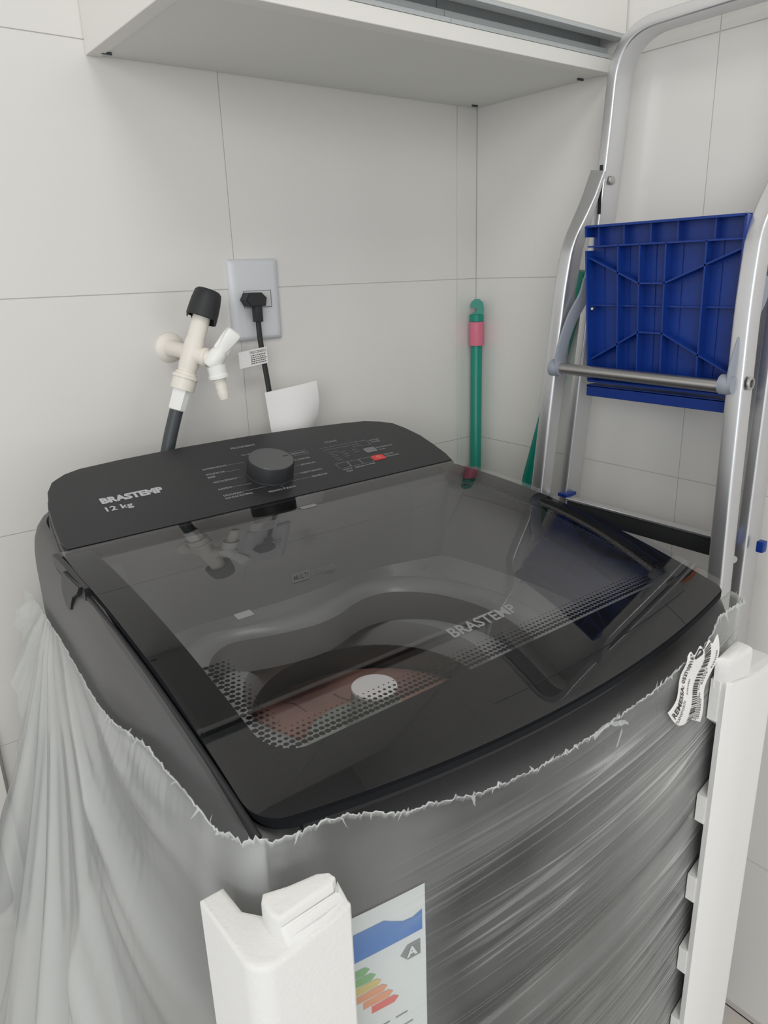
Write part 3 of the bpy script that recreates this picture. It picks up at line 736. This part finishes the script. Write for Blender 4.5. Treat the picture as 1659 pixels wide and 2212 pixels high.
lt('REMESSA: 0537109167', .04, .82, .15, fit=.93, bold=.003); lt('0', .86, .55, .34, fit=.12, bold=.012)
lt('TRANSPORTE', .00, .70, .10, fit=.28)
x = .0
while x < .97:
    wq = random.choice([.006, .006, .012, .018, .022]); quad(bm, [ship(.52, x, .0006), ship(.52, min(1, x + wq), .0006), ship(.70, min(1, x + wq), .0006), ship(.70, x, .0006)]); x += wq + random.choice([.008, .010, .016])
obj('label_print', bm, M['paper_ink'], sl)
bm = bmesh.new()
for b, a0, a1 in ((.24, .02, .34), (.18, .02, .38), (.12, .05, .30), (.23, .42, .66), (.16, .5, .62), (.08, .66, .84), (.66, .36, .56)):
    a = a0
    while a < a1:
        l = random.uniform(.008, .022); quad(bm, [ship(1 - b, a, .0006), ship(1 - b, a + l, .0006), ship(1 - b - .04, a + l, .0006), ship(1 - b - .04, a, .0006)]); a += l + .010
o = obj('label_small_print', bm, M['paper_mid'], sl); o['kind'] = 'stuff'

# ---------------------------------------------------------------- foam corner posts
def extr(name, pl, z0, z1, bev=.003, ztop=None):
    bm = bmesh.new(); a = [bm.verts.new((x, y, z0)) for x, y in pl]; b = [bm.verts.new((x, y, z1 if ztop is None else ztop(x, y))) for x, y in pl]; n = len(pl)
    bm.faces.new(a[::-1]); top = bm.faces.new(b)
    for i in range(n): bm.faces.new((a[i], a[(i + 1) % n], b[(i + 1) % n], b[i]))
    bmesh.ops.recalc_face_normals(bm, faces=bm.faces[:])
    if bev: bmesh.ops.bevel(bm, geom=[e for e in top.edges], offset=bev, segments=3, profile=.6, affect='EDGES', clamp_overlap=True)
    return bm
def foam_bump(o, amp=.0004):
    for v in o.data.vertices: v.co += Vector((noise.noise(v.co * 90), noise.noise(v.co * 90 + Vector((5, 5, 5))), noise.noise(v.co * 90 + Vector((9, 1, 2))))) * amp
FL = thing('foam_corner_post', 'nearer white foam corner post with notched top, covering the left front corner', 'packing foam', (-.89, -.74, 0), 'white foam corner posts')
def arc(cx, cy, r, a0, a1, n=8): return [(cx + r * math.cos(math.radians(a0 + (a1 - a0) * i / n)), cy + r * math.sin(math.radians(a0 + (a1 - a0) * i / n))) for i in range(n + 1)]
x0, y0 = -.909, -.757; r = .014
pl = [(-.8935, -.688), (x0, -.688)] + arc(x0 + r, y0 + r, r, 180, 270) + [(-.843, y0 + .004), (-.839, -.748), (-.839, -.732), (-.870, -.7265), (-.885, -.722), (-.8925, -.712)]
bm = extr('post', pl, 0, .872, .004); o = obj('post', bm, M['foam'], FL, True); foam_bump(o)
pl2 = [(-.886, -.7465), (-.888, -.740), (-.8875, -.728), (-.884, -.7235), (-.870, -.7285), (-.852, -.7325), (-.846, -.737), (-.845, -.742), (-.849, -.7455)]
bm = extr('tab', pl2, .868, .892, .003, ztop=lambda x, y: .888 + (x + .886) * .06); o = obj('raised_tab', bm, M['foam'], FL, True); foam_bump(o)
pl3 = [(-.862, -.753), (-.885, -.753), (-.886, -.7465), (-.849, -.7455), (-.842, -.739), (-.841, -.750)]
bm = extr('ledge', pl3, .868, .881, .004, ztop=lambda x, y: .884 if y > -.748 else .874); o = obj('ledge', bm, M['foam'], FL, True)
FR = thing('foam_corner_post', 'tall white foam corner post with toothed inner edge at the right front corner', 'packing foam', (-.28, -.73, 0), 'white foam corner posts')
x1, y1 = -.276, -.743; r = .018
pl = [(-.2860, -.672), (-.2870, -.697), (-.297, -.7105), (-.312, -.716), (-.345, -.7255), (-.384, -.7335), (-.386, -.740), (-.380, y1 - .001), (-.330, y1)] + arc(x1 - r, y1 + r, r, 270, 360) + [(x1, -.672)]
bm = extr('post', pl, 0, .822, .009, ztop=lambda x, y: .838 if x < -.33 else .826); o = obj('post', bm, M['foam'], FR, True); foam_bump(o)
bm = extr('tab', [(-.383, -.7405), (-.386, -.7265), (-.345, -.7205), (-.336, -.722), (-.338, -.739)], .826, .862, .009); o = obj('raised_tab', bm, M['foam'], FR, True); foam_bump(o)
for zt_, zb_ in ((.836, .765), (.699, .640), (.594, .535), (.491, .432), (.386, .327), (.281, .222), (.176, .117)):
    bm = bmesh.new(); q = [(-.3855, zt_), (-.3855, zb_ + .026), (-.352, zb_), (-.340, zb_), (-.340, zt_)]
    yb_ = lambda x: bodyfront(x, .0165) ; a = [bm.verts.new((x, -.7335, z)) for x, z in q]; b = [bm.verts.new((x, bodyfront(x, .0105), z)) for x, z in q]
    bm.faces.new(a); bm.faces.new(b[::-1])
    for i in range(5): bm.faces.new((a[i], b[i], b[(i + 1) % 5], a[(i + 1) % 5]))
    bmesh.ops.recalc_face_normals(bm, faces=bm.faces[:]); obj('tooth', bm, M['foam'], FR)

# ---------------------------------------------------------------- wall cabinet
C = thing('wall_cabinet', 'white wall cabinet above the washing machine with recessed grey handle channel', 'cabinet', (-.337, -.14, 1.495))
z0 = 1.495
obj('bottom_panel', B((-.655, -.262, z0 + .002), (-.0005, -.001, z0 + .018)), M['lam_under'], C)
obj('side_panel', B((-.674, -.280, z0), (-.6555, -.001, z0 + .70), None, .0006, 1), M['lam'], C)
obj('side_panel', B((-.0185, -.2525, z0 + .0185), (-.0005, -.001, z0 + .70), None, .0006, 1), M['lam'], C)
obj('edge_strip', B((-.655, -.282, z0), (-.001, -.2625, z0 + .018), None, .0006, 1), M['lam'], C)
obj('back_panel', B((-.655, -.008, z0 + .019), (-.019, -.001, z0 + .70)), M['lam'], C)
obj('top_panel', B((-.655, -.262, z0 + .682), (-.019, -.009, z0 + .70)), M['lam'], C)
def channel(xa, xb, dz=0):
    bm = bmesh.new(); P = [(-.2820, .0185), (-.2820, .0235), (-.2790, .0240), (-.2720, .0225), (-.2700, .0290), (-.2700, .0350), (-.2650, .0350), (-.2600, .0300), (-.2560, .0340), (-.2550, .0680), (-.2530, .0680), (-.2530, .0185)]
    a = [bm.verts.new((xa, y, z0 + z + dz)) for y, z in P]; b = [bm.verts.new((xb, y, z0 + z + dz)) for y, z in P]
    bm.faces.new(a); bm.faces.new(b[::-1])
    for i in range(len(P)): bm.faces.new((a[i], b[i], b[(i + 1) % len(P)], a[(i + 1) % len(P)]))
    bmesh.ops.recalc_face_normals(bm, faces=bm.faces[:]); return bm
obj('handle_channel', channel(-.655, -.3235), M['alprof'], C); obj('handle_channel', channel(-.3225, -.001), M['alprof'], C)
obj('door', B((-.674, -.302, z0 + .045), (-.336, -.2835, z0 + .70), None, .001, 1), M['lam'], C)
obj('door', B((-.333, -.302, z0 + .045), (-.002, -.2835, z0 + .70), None, .001, 1), M['lam'], C)
for xa, xb in ((-.674, -.336), (-.333, -.002)):
    obj('door_edge_profile', B((xa, -.3015, z0 + .0405), (xb, -.284, z0 + .0447)), M['alprof'], C)
for x, y in ((-.66, -.02), (-.02, -.235), (-.03, -.02)):
    bm = B((x, y, z0 - .0008), (x + .012, y + .003, z0 + .004)); obj('joint_mark', bm, M['hose'], C)

# ---------------------------------------------------------------- tap with its valve
T = thing('wall_tap', 'cream plastic tap with black cap and white lever handle on the tiled wall', 'tap', (-.606, 0, 1.135))
ax = Vector((.050, 0, .118)).normalized(); tee = Vector((-.609, -.07, 1.131))
obj('flange', LA([(.021, -.0002), (.0208, .002), (.017, .006), (.012, .007), (.0105, .03), (.0105, .062)], (-.611, 0, 1.136), (.0, -1, -.04)), M['pvc'], T, True)
obj('body', LA([(.011, -.040), (.0125, -.038), (.0125, -.02), (.0135, -.018), (.0135, .016), (.0122, .022), (.0120, .055), (.0112, .056), (.0112, .060)], tee, ax), M['pvc'], T, True)
cap = LA([(.0200, .051), (.0212, .052), (.0210, .060), (.0200, .074), (.0180, .086), (.0150, .089), (.013, .089), (.012, .0875), (0, .0875)], tee, ax, 36, False)
for v in cap.verts:
    h = (v.co - tee).dot(ax); a = math.atan2((v.co - tee).y, (v.co - tee).x)
    if h < .058 and math.sin(a * 2 + 1.2) > .2: v.co -= ax * .0055
obj('valve_cap', cap, M['rubber'], T, True)
obj('collar', LA([(.0165, -.050), (.0165, -.030), (.0150, -.029), (.0150, -.026), (.012, -.025)], tee, ax, 10), M['pvc'], T, True)
obj('collar_ring', LA([(.0178, -.034), (.0178, -.030), (.012, -.029)], tee, ax, 30), M['pvc'], T, True)
bdir = Vector((.020, -.030, -.006)); b0 = tee
sd = (Vector((-.589, -.10, 1.124)) - b0)
obj('branch', LA([(.0115, .004), (.0115, .018), (.0128, .019), (.0128, .024), (.0100, .025), (.0095, sd.length)], b0, sd), M['pvc'], T, True)
vb = Vector((-.590, -.10, 1.124))
hd = Vector((.024, -.006, .030)).normalized()
obj('valve_body', LA([(.0085, -.012), (.0115, -.008), (.0118, .008), (.0105, .012), (.0085, .016)], vb, hd, 28), M['pvcw'], T, True)
bm = bmesh.new()
xh, yh, zh = frame(hd)
rings = []
for h, k in ((.012, .55), (.015, .62), (.030, .88), (.040, 1.0), (.0445, .96), (.0465, .78)):
    rings.append([vb + hd * h + xh * a * k + yh * b * k for a, b in rrect(.024, .021, .004, 2)])
loft(bm, rings, True, True, True)
bmesh.ops.recalc_face_normals(bm, faces=bm.faces[:])
hn = obj('lever_handle', bm, M['pvcw'], T, True)
for k in (-1, 1):
    c = vb + hd * .027 + xh * k * 0; mt = Matrix.Translation(c) @ Matrix((( *[xh.x, yh.x, hd.x], 0), (*[xh.y, yh.y, hd.y], 0), (*[xh.z, yh.z, hd.z], 0), (0, 0, 0, 1)))
    obj('rib', B((-.0022, k * .0088 - .002, -.013), (.0022, k * .0088 + .002, .014), mt, .0006, 1), M['pvcw'], hn)
sp = Vector((.004, -.002, -.030)).normalized()
obj('spout_nut', LA([(.0105, .008), (.0128, .009), (.0128, .020), (.0140, .021), (.0140, .025), (.010, .026)], vb, sp, 10), M['pvcw'], T, True)
obj('spout', LA([(.0085, .02), (.0085, .030), (.0078, .034), (.0085, .036), (.0075, .041), (.0082, .043), (.0068, .054), (.0052, .054), (.0050, .046)], vb, sp, 24, False), M['pvc'], T, True)
# hose
H = thing('inlet_hose', 'dark grey inlet hose with white nut running down from the tap behind the machine', 'hose', (-.66, -.07, .97))
obj('hose_nut', LA([(.0105, -.079), (.0118, -.078), (.0125, -.052), (.0125, -.0485)], tee, ax, 8), M['pvcw'], H, True)
bm = bmesh.new(); hp = catmull([tee - ax * .075, (-.6555, -.07, 1.016), (-.672, -.07, .96), (-.685, -.068, .88), (-.69, -.06, .75), (-.68, -.05, .5), (-.66, -.05, .3)], 6)
sweep(bm, hp, circ(.0092, 16)); obj('tube', bm, M['hose'], H, True)

# ---------------------------------------------------------------- socket and power cord
K = thing('wall_socket', 'pale grey rectangular wall socket plate with one small outlet', 'socket', (-.469, 0, 1.195))
bm = bmesh.new()
rings = []
for w_, h_, d in ((.084, .118, 0), (.084, .118, .003), (.080, .114, .006), (.068, .108, .0085), (.062, .104, .009)):
    rings.append([(-.4695 + a, -d, 1.195 + b) for a, b in rrect(w_, h_, .003, 2)])
loft(bm, rings, True, True, True); bmesh.ops.recalc_face_normals(bm, faces=bm.faces[:]); obj('plate', bm, M['socket'], K, True)
bm = bmesh.new(); cxm, czm = -.468, 1.1965
for a, b in (((cxm - .0235, -.0096, czm - .0125), (cxm - .0228, -.0088, czm + .0125)), ((cxm + .0228, -.0096, czm - .0125), (cxm + .0235, -.0088, czm + .0125)), ((cxm - .0228, -.0096, czm - .0125), (cxm + .0228, -.0088, czm - .0119)), ((cxm - .0228, -.0096, czm + .0119), (cxm + .0228, -.0088, czm + .0125))): box(bm, a, b)
obj('outlet_gap', bm, M['lgrey'], K)
obj('outlet', B((cxm - .0222, -.0105, czm - .0115), (cxm + .0222, -.0088, czm + .0115), None, .0005, 1), M['socketi'], K)
P = thing('power_cord', 'black power cord with flat six-sided plug pushed into the wall socket', 'power cord', (-.479, -.02, 1.195))
bm = bmesh.new(); mt = Matrix.Translation((-.4800, -.0106, 1.1965)) @ Matrix.Rotation(PI / 2, 4, 'X')
hexp = [(-.0185, 0), (-.0125, .0098), (.0085, .0098), (.0165, .002), (.0140, -.0098), (-.0125, -.0098)]
prism(bm, hexp, mt, 0, .020, .0015); bmesh.ops.recalc_face_normals(bm, faces=bm.faces[:]); obj('plug', bm, M['rubber'], P, True)
obj('strain_relief', B((-.4835, -.0285, 1.164), (-.4715, -.0165, 1.192), None, .0015), M['rubber'], P, True)
bm = bmesh.new(); cp_ = catmull([(-.4775, -.0225, 1.168), (-.4775, -.024, 1.140), (-.4768, -.028, 1.11), (-.4755, -.032, 1.08), (-.475, -.036, 1.05), (-.478, -.045, 1.0), (-.485, -.06, .93), (-.49, -.06, .80)], 6)
sweep(bm, cp_, rrect(.0078, .006, .0024, 3), side=(1, 0, 0)); obj('cord', bm, M['rubber'], P, True)
bm = bmesh.new()
def tagf(x, z): return Vector((-.5205 + x * .0475, -.034 - .003 * math.sin(x * 3), 1.099 + z * .024 + x * .008 - .003 * x * x))
sheet(bm, [i / 10 for i in range(11)], [j / 4 for j in range(5)], tagf); tg = obj('paper_tag', bm, M['paper'], P); tg['label'] = 'white paper flag label on the cord'
bm = bmesh.new()
tt = lambda s, x0, z0, sz, fit: text_bm(bm, s, lambda x, y: tagf(x0 + x, z0 + y) + Vector((0, -.0004, 0)), sz, 0, fit=fit)
tt('FALE CONOSCO', .36, .74, .24, .60)
for r_ in range(5):
    a = .38
    while a < .9: l = random.uniform(.03, .07); quad(bm, [tagf(a, .60 - r_ * .12) + Vector((0, -.0004, 0)), tagf(a + l, .60 - r_ * .12) + Vector((0, -.0004, 0)), tagf(a + l, .65 - r_ * .12) + Vector((0, -.0004, 0)), tagf(a, .65 - r_ * .12) + Vector((0, -.0004, 0))]); a += l + .02
obj('tag_print', bm, M['paper_ink'], tg)
# sheet of paper behind the panel
bm = bmesh.new()
def pf(u, v):
    w_ = 1 - v; x = -.4965 + .0915 * u * (1 - .30 * max(0, w_ - .35) ** 1.1) + .010 * w_; z = 1.064 + .008 * u - w_ * .10
    return Vector((x, -.060 - .018 * math.sin(PI * u * .9) * (.15 + .85 * w_) + .020 * u * u * w_ * w_, z))
sheet(bm, [i / 24 for i in range(25)], [j / 12 for j in range(13)], pf)
bmesh.ops.recalc_face_normals(bm, faces=bm.faces[:])
g = bmesh.ops.solidify(bm, geom=bm.faces[:], thickness=.0004)
tag(obj('instruction_sheet', bm, M['paper'], None, True), 'curled blank white paper sheet standing up behind the control panel', 'paper')

# ---------------------------------------------------------------- step ladder
LD = thing('step_ladder', 'aluminium step ladder with blue plastic steps folded against the right wall', 'ladder', (-.09, -.44, 0))
def poly_r(P, r, k=6):
    """round the corners of a 3d polyline"""
    P = [Vector(p) for p in P]; out = [P[0]]
    for i in range(1, len(P) - 1):
        a, b, c = P[i - 1], P[i], P[i + 1]; rr = r[i] if isinstance(r, (list, tuple)) else r
        d1 = (a - b).normalized(); d2 = (c - b).normalized(); rr = min(rr, (a - b).length * .48, (c - b).length * .48)
        for j in range(k + 1):
            t = j / k; out.append((b + d1 * rr) * (1 - t) ** 2 + b * 2 * t * (1 - t) + (b + d2 * rr) * t * t)
    out.append(P[-1]); return out
def dens(P, step=.03):
    out = [P[0]]
    for a, b in zip(P, P[1:]):
        n = max(1, int((b - a).length / step)); out += [a.lerp(b, (i + 1) / n) for i in range(n)]
    return out
# tall rear frame, close to the wall, looped at the top
XA = -.040
bm = bmesh.new()
pa = poly_r([(XA - .030, -.225, .012), (XA, -.270, .86), (XA, -.318, 1.40), (XA, -.3265, 1.532), (XA, -.600, 1.532), (XA, -.585, 1.40), (XA, -.581, .86), (XA - .030, -.600, .012)], [0, .15, .10, .075, .075, .1, .15, 0], 10)
sweep(bm, dens(pa), rrect(.040, .0160, .0032, 3), side=(1, 0, 0))
obj('rear_frame', bm, M['alu'], LD, True)
bm = bmesh.new()
for yy, dy in ((-.293, .0), (-.585, .0)):
    pass
obj('slot_plate', B((XA - .0207, -.3180, 1.300), (XA - .0196, -.3125, 1.366)), M['black'], LD)
bm.free()
# front frame, two stiles that flatten and bend back to the rear frame
for side_, Pts in ((1, [(-.166, -.232, .012), (-.128, -.283, .90), (-.106, -.296, 1.20), (-.097, -.300, 1.262), (-.079, -.3060, 1.305), (-.0645, -.3140, 1.358)]), (-1, [(-.166, -.625, .012), (-.128, -.590, .90), (-.110, -.578, 1.18), (-.098, -.576, 1.27), (-.078, -.581, 1.312), (-.062, -.588, 1.356)])):
    bm = bmesh.new(); pp_ = dens(poly_r(Pts, .05, 6), .03); n = len(pp_)
    sc = []
    for p in pp_:
        t = max(0, min(1, (p.z - 1.25) / .09)); sc.append((1 - .78 * t, 1 + .10 * t))
    sweep(bm, pp_, rrect(.028, .022, .0038, 3), side=(1, 0, 0), scale=sc)
    st = obj('front_stile', bm, M['alu'], LD, True)
for x, y, z in ((XA - .0205, -.322, 1.352), (XA - .0205, -.592, 1.352)):
    pass
obj('bolt', LA([(.0065, 0), (.0062, .002), (.004, .0035), (0, .0038)], (XA - .006, -.3235, 1.345), (-.1, -1, 0), 16), M['alup'], LD, True)
for y_ in (-.323,): pass
# rivet ring on near stile
rv = obj('rivet', LA([(.0085, 0), (.0085, .0015), (.007, .003), (.0052, .003), (.0048, .001)], (-.118, -.5955, 1.085), (0, -1, .02), 20, False), M['alup'], LD, True)
obj('rivet_hole', LA([(.0052, .0002), (.0052, .0012), (0, .0012)], (-.118, -.5955, 1.085), (0, -1, .02), 20, False), M['black'], rv)
# feet
for x, y in ((XA - .030, -.225), (XA - .030, -.600), (-.166, -.232), (-.166, -.625)):
    obj('foot', B((x - .022, y - .016, 0), (x + .022, y + .016, .03), None, .003), M['blue'], LD, True)
# cross tube with its end collars
zt = 1.083; xt = -.130
obj('cross_tube', LA([(.0082, 0), (.0082, .276)], (xt, -.303, zt), (0, -1, -.012), 20), M['alup'], LD, True)
for y in (-.298, -.566):
    obj('collar', LA([(.0125, 0), (.0125, .010), (.0110, .012), (.0110, .017)], (xt, y, zt), (0, -1, -.012), 20), M['galv'], LD, True)
    bm = bmesh.new(); yy = y - .012
    pth = catmull([(xt, yy, zt), (xt + .004, yy - .001, zt + .03), (xt + .022, yy - .002, zt + .07), (xt + .045, yy - .003, zt + .10), (xt + .055, yy - .003, zt + .125)], 6)
    sweep(bm, pth, rrect(.004, .022, .0015, 2), side=(0, 1, 0)); obj('hinge_arm', bm, M['galv'], LD, True)
# upper step, folded up so that its ribbed underside shows
def step(name):
    YL, YR, ZT, ZB, XD = -.334, -.566, 1.281, 1.066, -.094
    st = obj(name, B((XD, YR, ZB), (XD + .004, YL - .0, ZT), None, .001, 1), M['blue'], LD)
    def P2(u, v, taper=True): # u 0..1 left to right, v 0..1 top to bottom
        yl = YL - .018 * v if taper else YL; return (yl + (YR - yl) * u, ZT + (ZB - ZT) * v)
    def rib(u0, v0, u1, v1, th=.0022, dp=.016, nm='rib'):
        a = P2(u0, v0); b = P2(u1, v1); dy, dz = b[0] - a[0], b[1] - a[1]; L_ = math.hypot(dy, dz); ny, nz = -dz / L_ * th / 2, dy / L_ * th / 2
        bm = bmesh.new(); q = [(a[0] - ny, a[1] - nz), (b[0] - ny, b[1] - nz), (b[0] + ny, b[1] + nz), (a[0] + ny, a[1] + nz)]
        A = [bm.verts.new((XD + .0005, y, z)) for y, z in q]; Bv = [bm.verts.new((XD - dp, y, z)) for y, z in q]
        bm.faces.new(A); bm.faces.new(Bv[::-1])
        for i in range(4): bm.faces.new((A[i], Bv[i], Bv[(i + 1) % 4], A[(i + 1) % 4]))
        bmesh.ops.recalc_face_normals(bm, faces=bm.faces[:]); obj(nm, bm, M['blue'], st)
    for e in ((0, 0, 1, 0), (1, 0, 1, 1), (0, 1, 1, 1), (0, 0, 0, .065), (0, .15, 0, 1)): rib(*e, th=.003, dp=.020, nm='rim')
    rib(0, .125, 1, .125); rib(.22, .125, .22, .93); rib(.37, .125, .37, .93); rib(.54, .125, .54, .93); rib(.785, .125, .785, .93)
    rib(0, .19, .37, .36); rib(.54, .36, 1, .17); rib(.37, .36, .54, .36); rib(.37, .66, .54, .66); rib(.37, .66, 0, .86); rib(.54, .66, 1, .88); rib(0, .50, 1, .50, dp=.008); rib(0, .93, 1, .93)
    for u in (.07, .25, .43, .60, .82): rib(u, .0, u, .125, dp=.012)
    for u in (.075, .26, .44, .61, .85): rib(u, .13, u, .93, th=.0009, dp=.0016, nm='groove')
    obj('rim', B((XD - .020, YR, ZB - .022), (XD - .017, YL - .016, ZB - .006), None, .0008, 1), M['blue'], st)
    obj('rim', B((XD - .020, YR, ZB - .008), (XD + .003, YL - .016, ZB - .0055)), M['blue'], st)
    obj('pin', LA([(.003, 0), (.003, .006), (.0015, .008), (0, .008)], (XD - .010, YL - .012, ZT - .112), (-1, -.6, 0), 12), M['alup'], st, True)
    return st
step('step')
# lower step seen nearly edge-on between the frames
ls = obj('lower_step', B((-.074, -.560, .832), (-.0605, -.292, .8575), Matrix(), .002), M['rubber'], LD, True); ls['label'] = 'black edge of the lower step under an aluminium strip'
obj('step_trim', B((-.076, -.562, .858), (-.0605, -.290, .8625), None, .001, 1), M['alu'], ls)
for y in (-.604,): obj('step_end', B((-.054, y - .005, .848), (-.042, y + .005, .864), None, .002), M['blue'], ls, True)
obj('step_end', B((-.100, -.5735, .852), (-.062, -.563, .874), None, .002), M['blue'], ls, True)
obj('step_end', B((-.074, -.290, .861), (-.046, -.272, .867), None, .002), M['blue'], ls, True)
obj('bolt', LA([(.004, 0), (.004, .012), (.0055, .013), (.0055, .016)], (-.085, -.578, .845), (-.6, -.8, 0), 10), M['alup'], ls, True)
# sticker on rear stile
bm = bmesh.new()
box(bm, (XA - .012, -.5937, 1.075), (XA + .014, -.5932, 1.125)); obj('sticker', bm, M['orange'], LD)

# ---------------------------------------------------------------- broom handles
Bm = thing('broom', 'teal broom handle with pink sleeve and hook end standing in the corner', 'broom', (-.020, -.022, 0))
obj('handle', LA([(.0105, .25), (.0108, 1.096), (.0090, 1.10)], (-.020, -.022, 0), (0, 0, 1), 20), M['teal'], Bm, True)
obj('sleeve', LA([(.0135, 1.092), (.0138, 1.094), (.0138, 1.134), (.0125, 1.1355)], (-.020, -.022, 0), (0, 0, 1), 24), M['pink'], Bm, True)
bm = LA([(.0132, 1.136), (.0132, 1.148), (.0105, 1.149)], (-.020, -.022, 0), (0, 0, 1), 24)
# hook: flat C shape open to the left
hk = [(.0125, 1.146), (.0130, 1.160), (.0115, 1.170), (.005, 1.176), (-.003, 1.176), (-.0095, 1.171), (-.0120, 1.163), (-.0105, 1.160), (-.002, 1.1615), (.001, 1.158), (-.003, 1.153), (-.0095, 1.149), (-.0125, 1.146)]
d = Vector((.74, -.67, 0)).normalized(); nn = Vector((-.67, -.74, 0)).normalized(); c0 = Vector((-.020, -.022, 0))
A = [bm.verts.new(c0 + d * a + nn * .006 + Vector((0, 0, z))) for a, z in hk]; Bv = [bm.verts.new(c0 + d * a - nn * .006 + Vector((0, 0, z))) for a, z in hk]
bm.faces.new(A); bm.faces.new(Bv[::-1])
for i in range(len(hk)): bm.faces.new((A[i], Bv[i], Bv[(i + 1) % len(hk)], A[(i + 1) % len(hk)]))
bmesh.ops.recalc_face_normals(bm, faces=bm.faces[:]); obj('hook', bm, M['teal'], Bm)
bm = bmesh.new(); box(bm, (-.105, -.045, .14), (-.004, -.003, .25), None, .008); obj('brush_block', bm, M['teal'], Bm, True)
bm = bmesh.new()
for i in range(20):
    for j in range(8): box(bm, (-.103 + i * .005, -.043 + j * .005, .02), (-.101 + i * .005, -.041 + j * .005, .142))
br = obj('bristles', bm, M['pink'], Bm); br['kind'] = 'stuff'
Q = thing('mop_pole', 'thin green pole leaning on the right wall, mostly hidden behind the ladder', 'pole', (-.020, -.10, 0))
bm = bmesh.new(); sweep(bm, [(-.026, -.066, .0), (-.0165, -.110, .45), (-.0150, -.156, .86), (-.0135, -.258, 1.22)], circ(.0110, 16)); obj('pole', bm, M['teal'], Q, True)

# ---------------------------------------------------------------- black panel low on the left wall
V = thing('wall_panel', 'black rounded glass panel with pale frame low on the back wall at the left edge', 'panel', (-1.15, 0, .40))
bm = bmesh.new(); pl = rrect(.42, .30, .02, 6); pl_o = rrect(.468, .348, .04, 6)
a = [(-1.162 + x, -.003, .498 + z) for x, z in pl_o]; b = [(-1.162 + x, -.010, .498 + z) for x, z in rrect(.460, .340, .038, 6)]; c = [(-1.162 + x, -.010, .498 + z) for x, z in pl]; e = [(-1.162 + x, -.003, .498 + z) for x, z in pl]
loft(bm, [a, b, c, e]); bmesh.ops.recalc_face_normals(bm, faces=bm.faces[:]); obj('frame', bm, M['lam'], V, True)
bm = bmesh.new(); A = [bm.verts.new((-1.162 + x, -.0045, .498 + z)) for x, z in pl]; Bv = [bm.verts.new((-1.162 + x, -.0002, .498 + z)) for x, z in pl]
bm.faces.new(A); bm.faces.new(Bv[::-1])
for i in range(len(pl)): bm.faces.new((A[i], Bv[i], Bv[(i + 1) % len(pl)], A[(i + 1) % len(pl)]))
bmesh.ops.recalc_face_normals(bm, faces=bm.faces[:]); obj('glass_face', bm, M['blackg'], V)
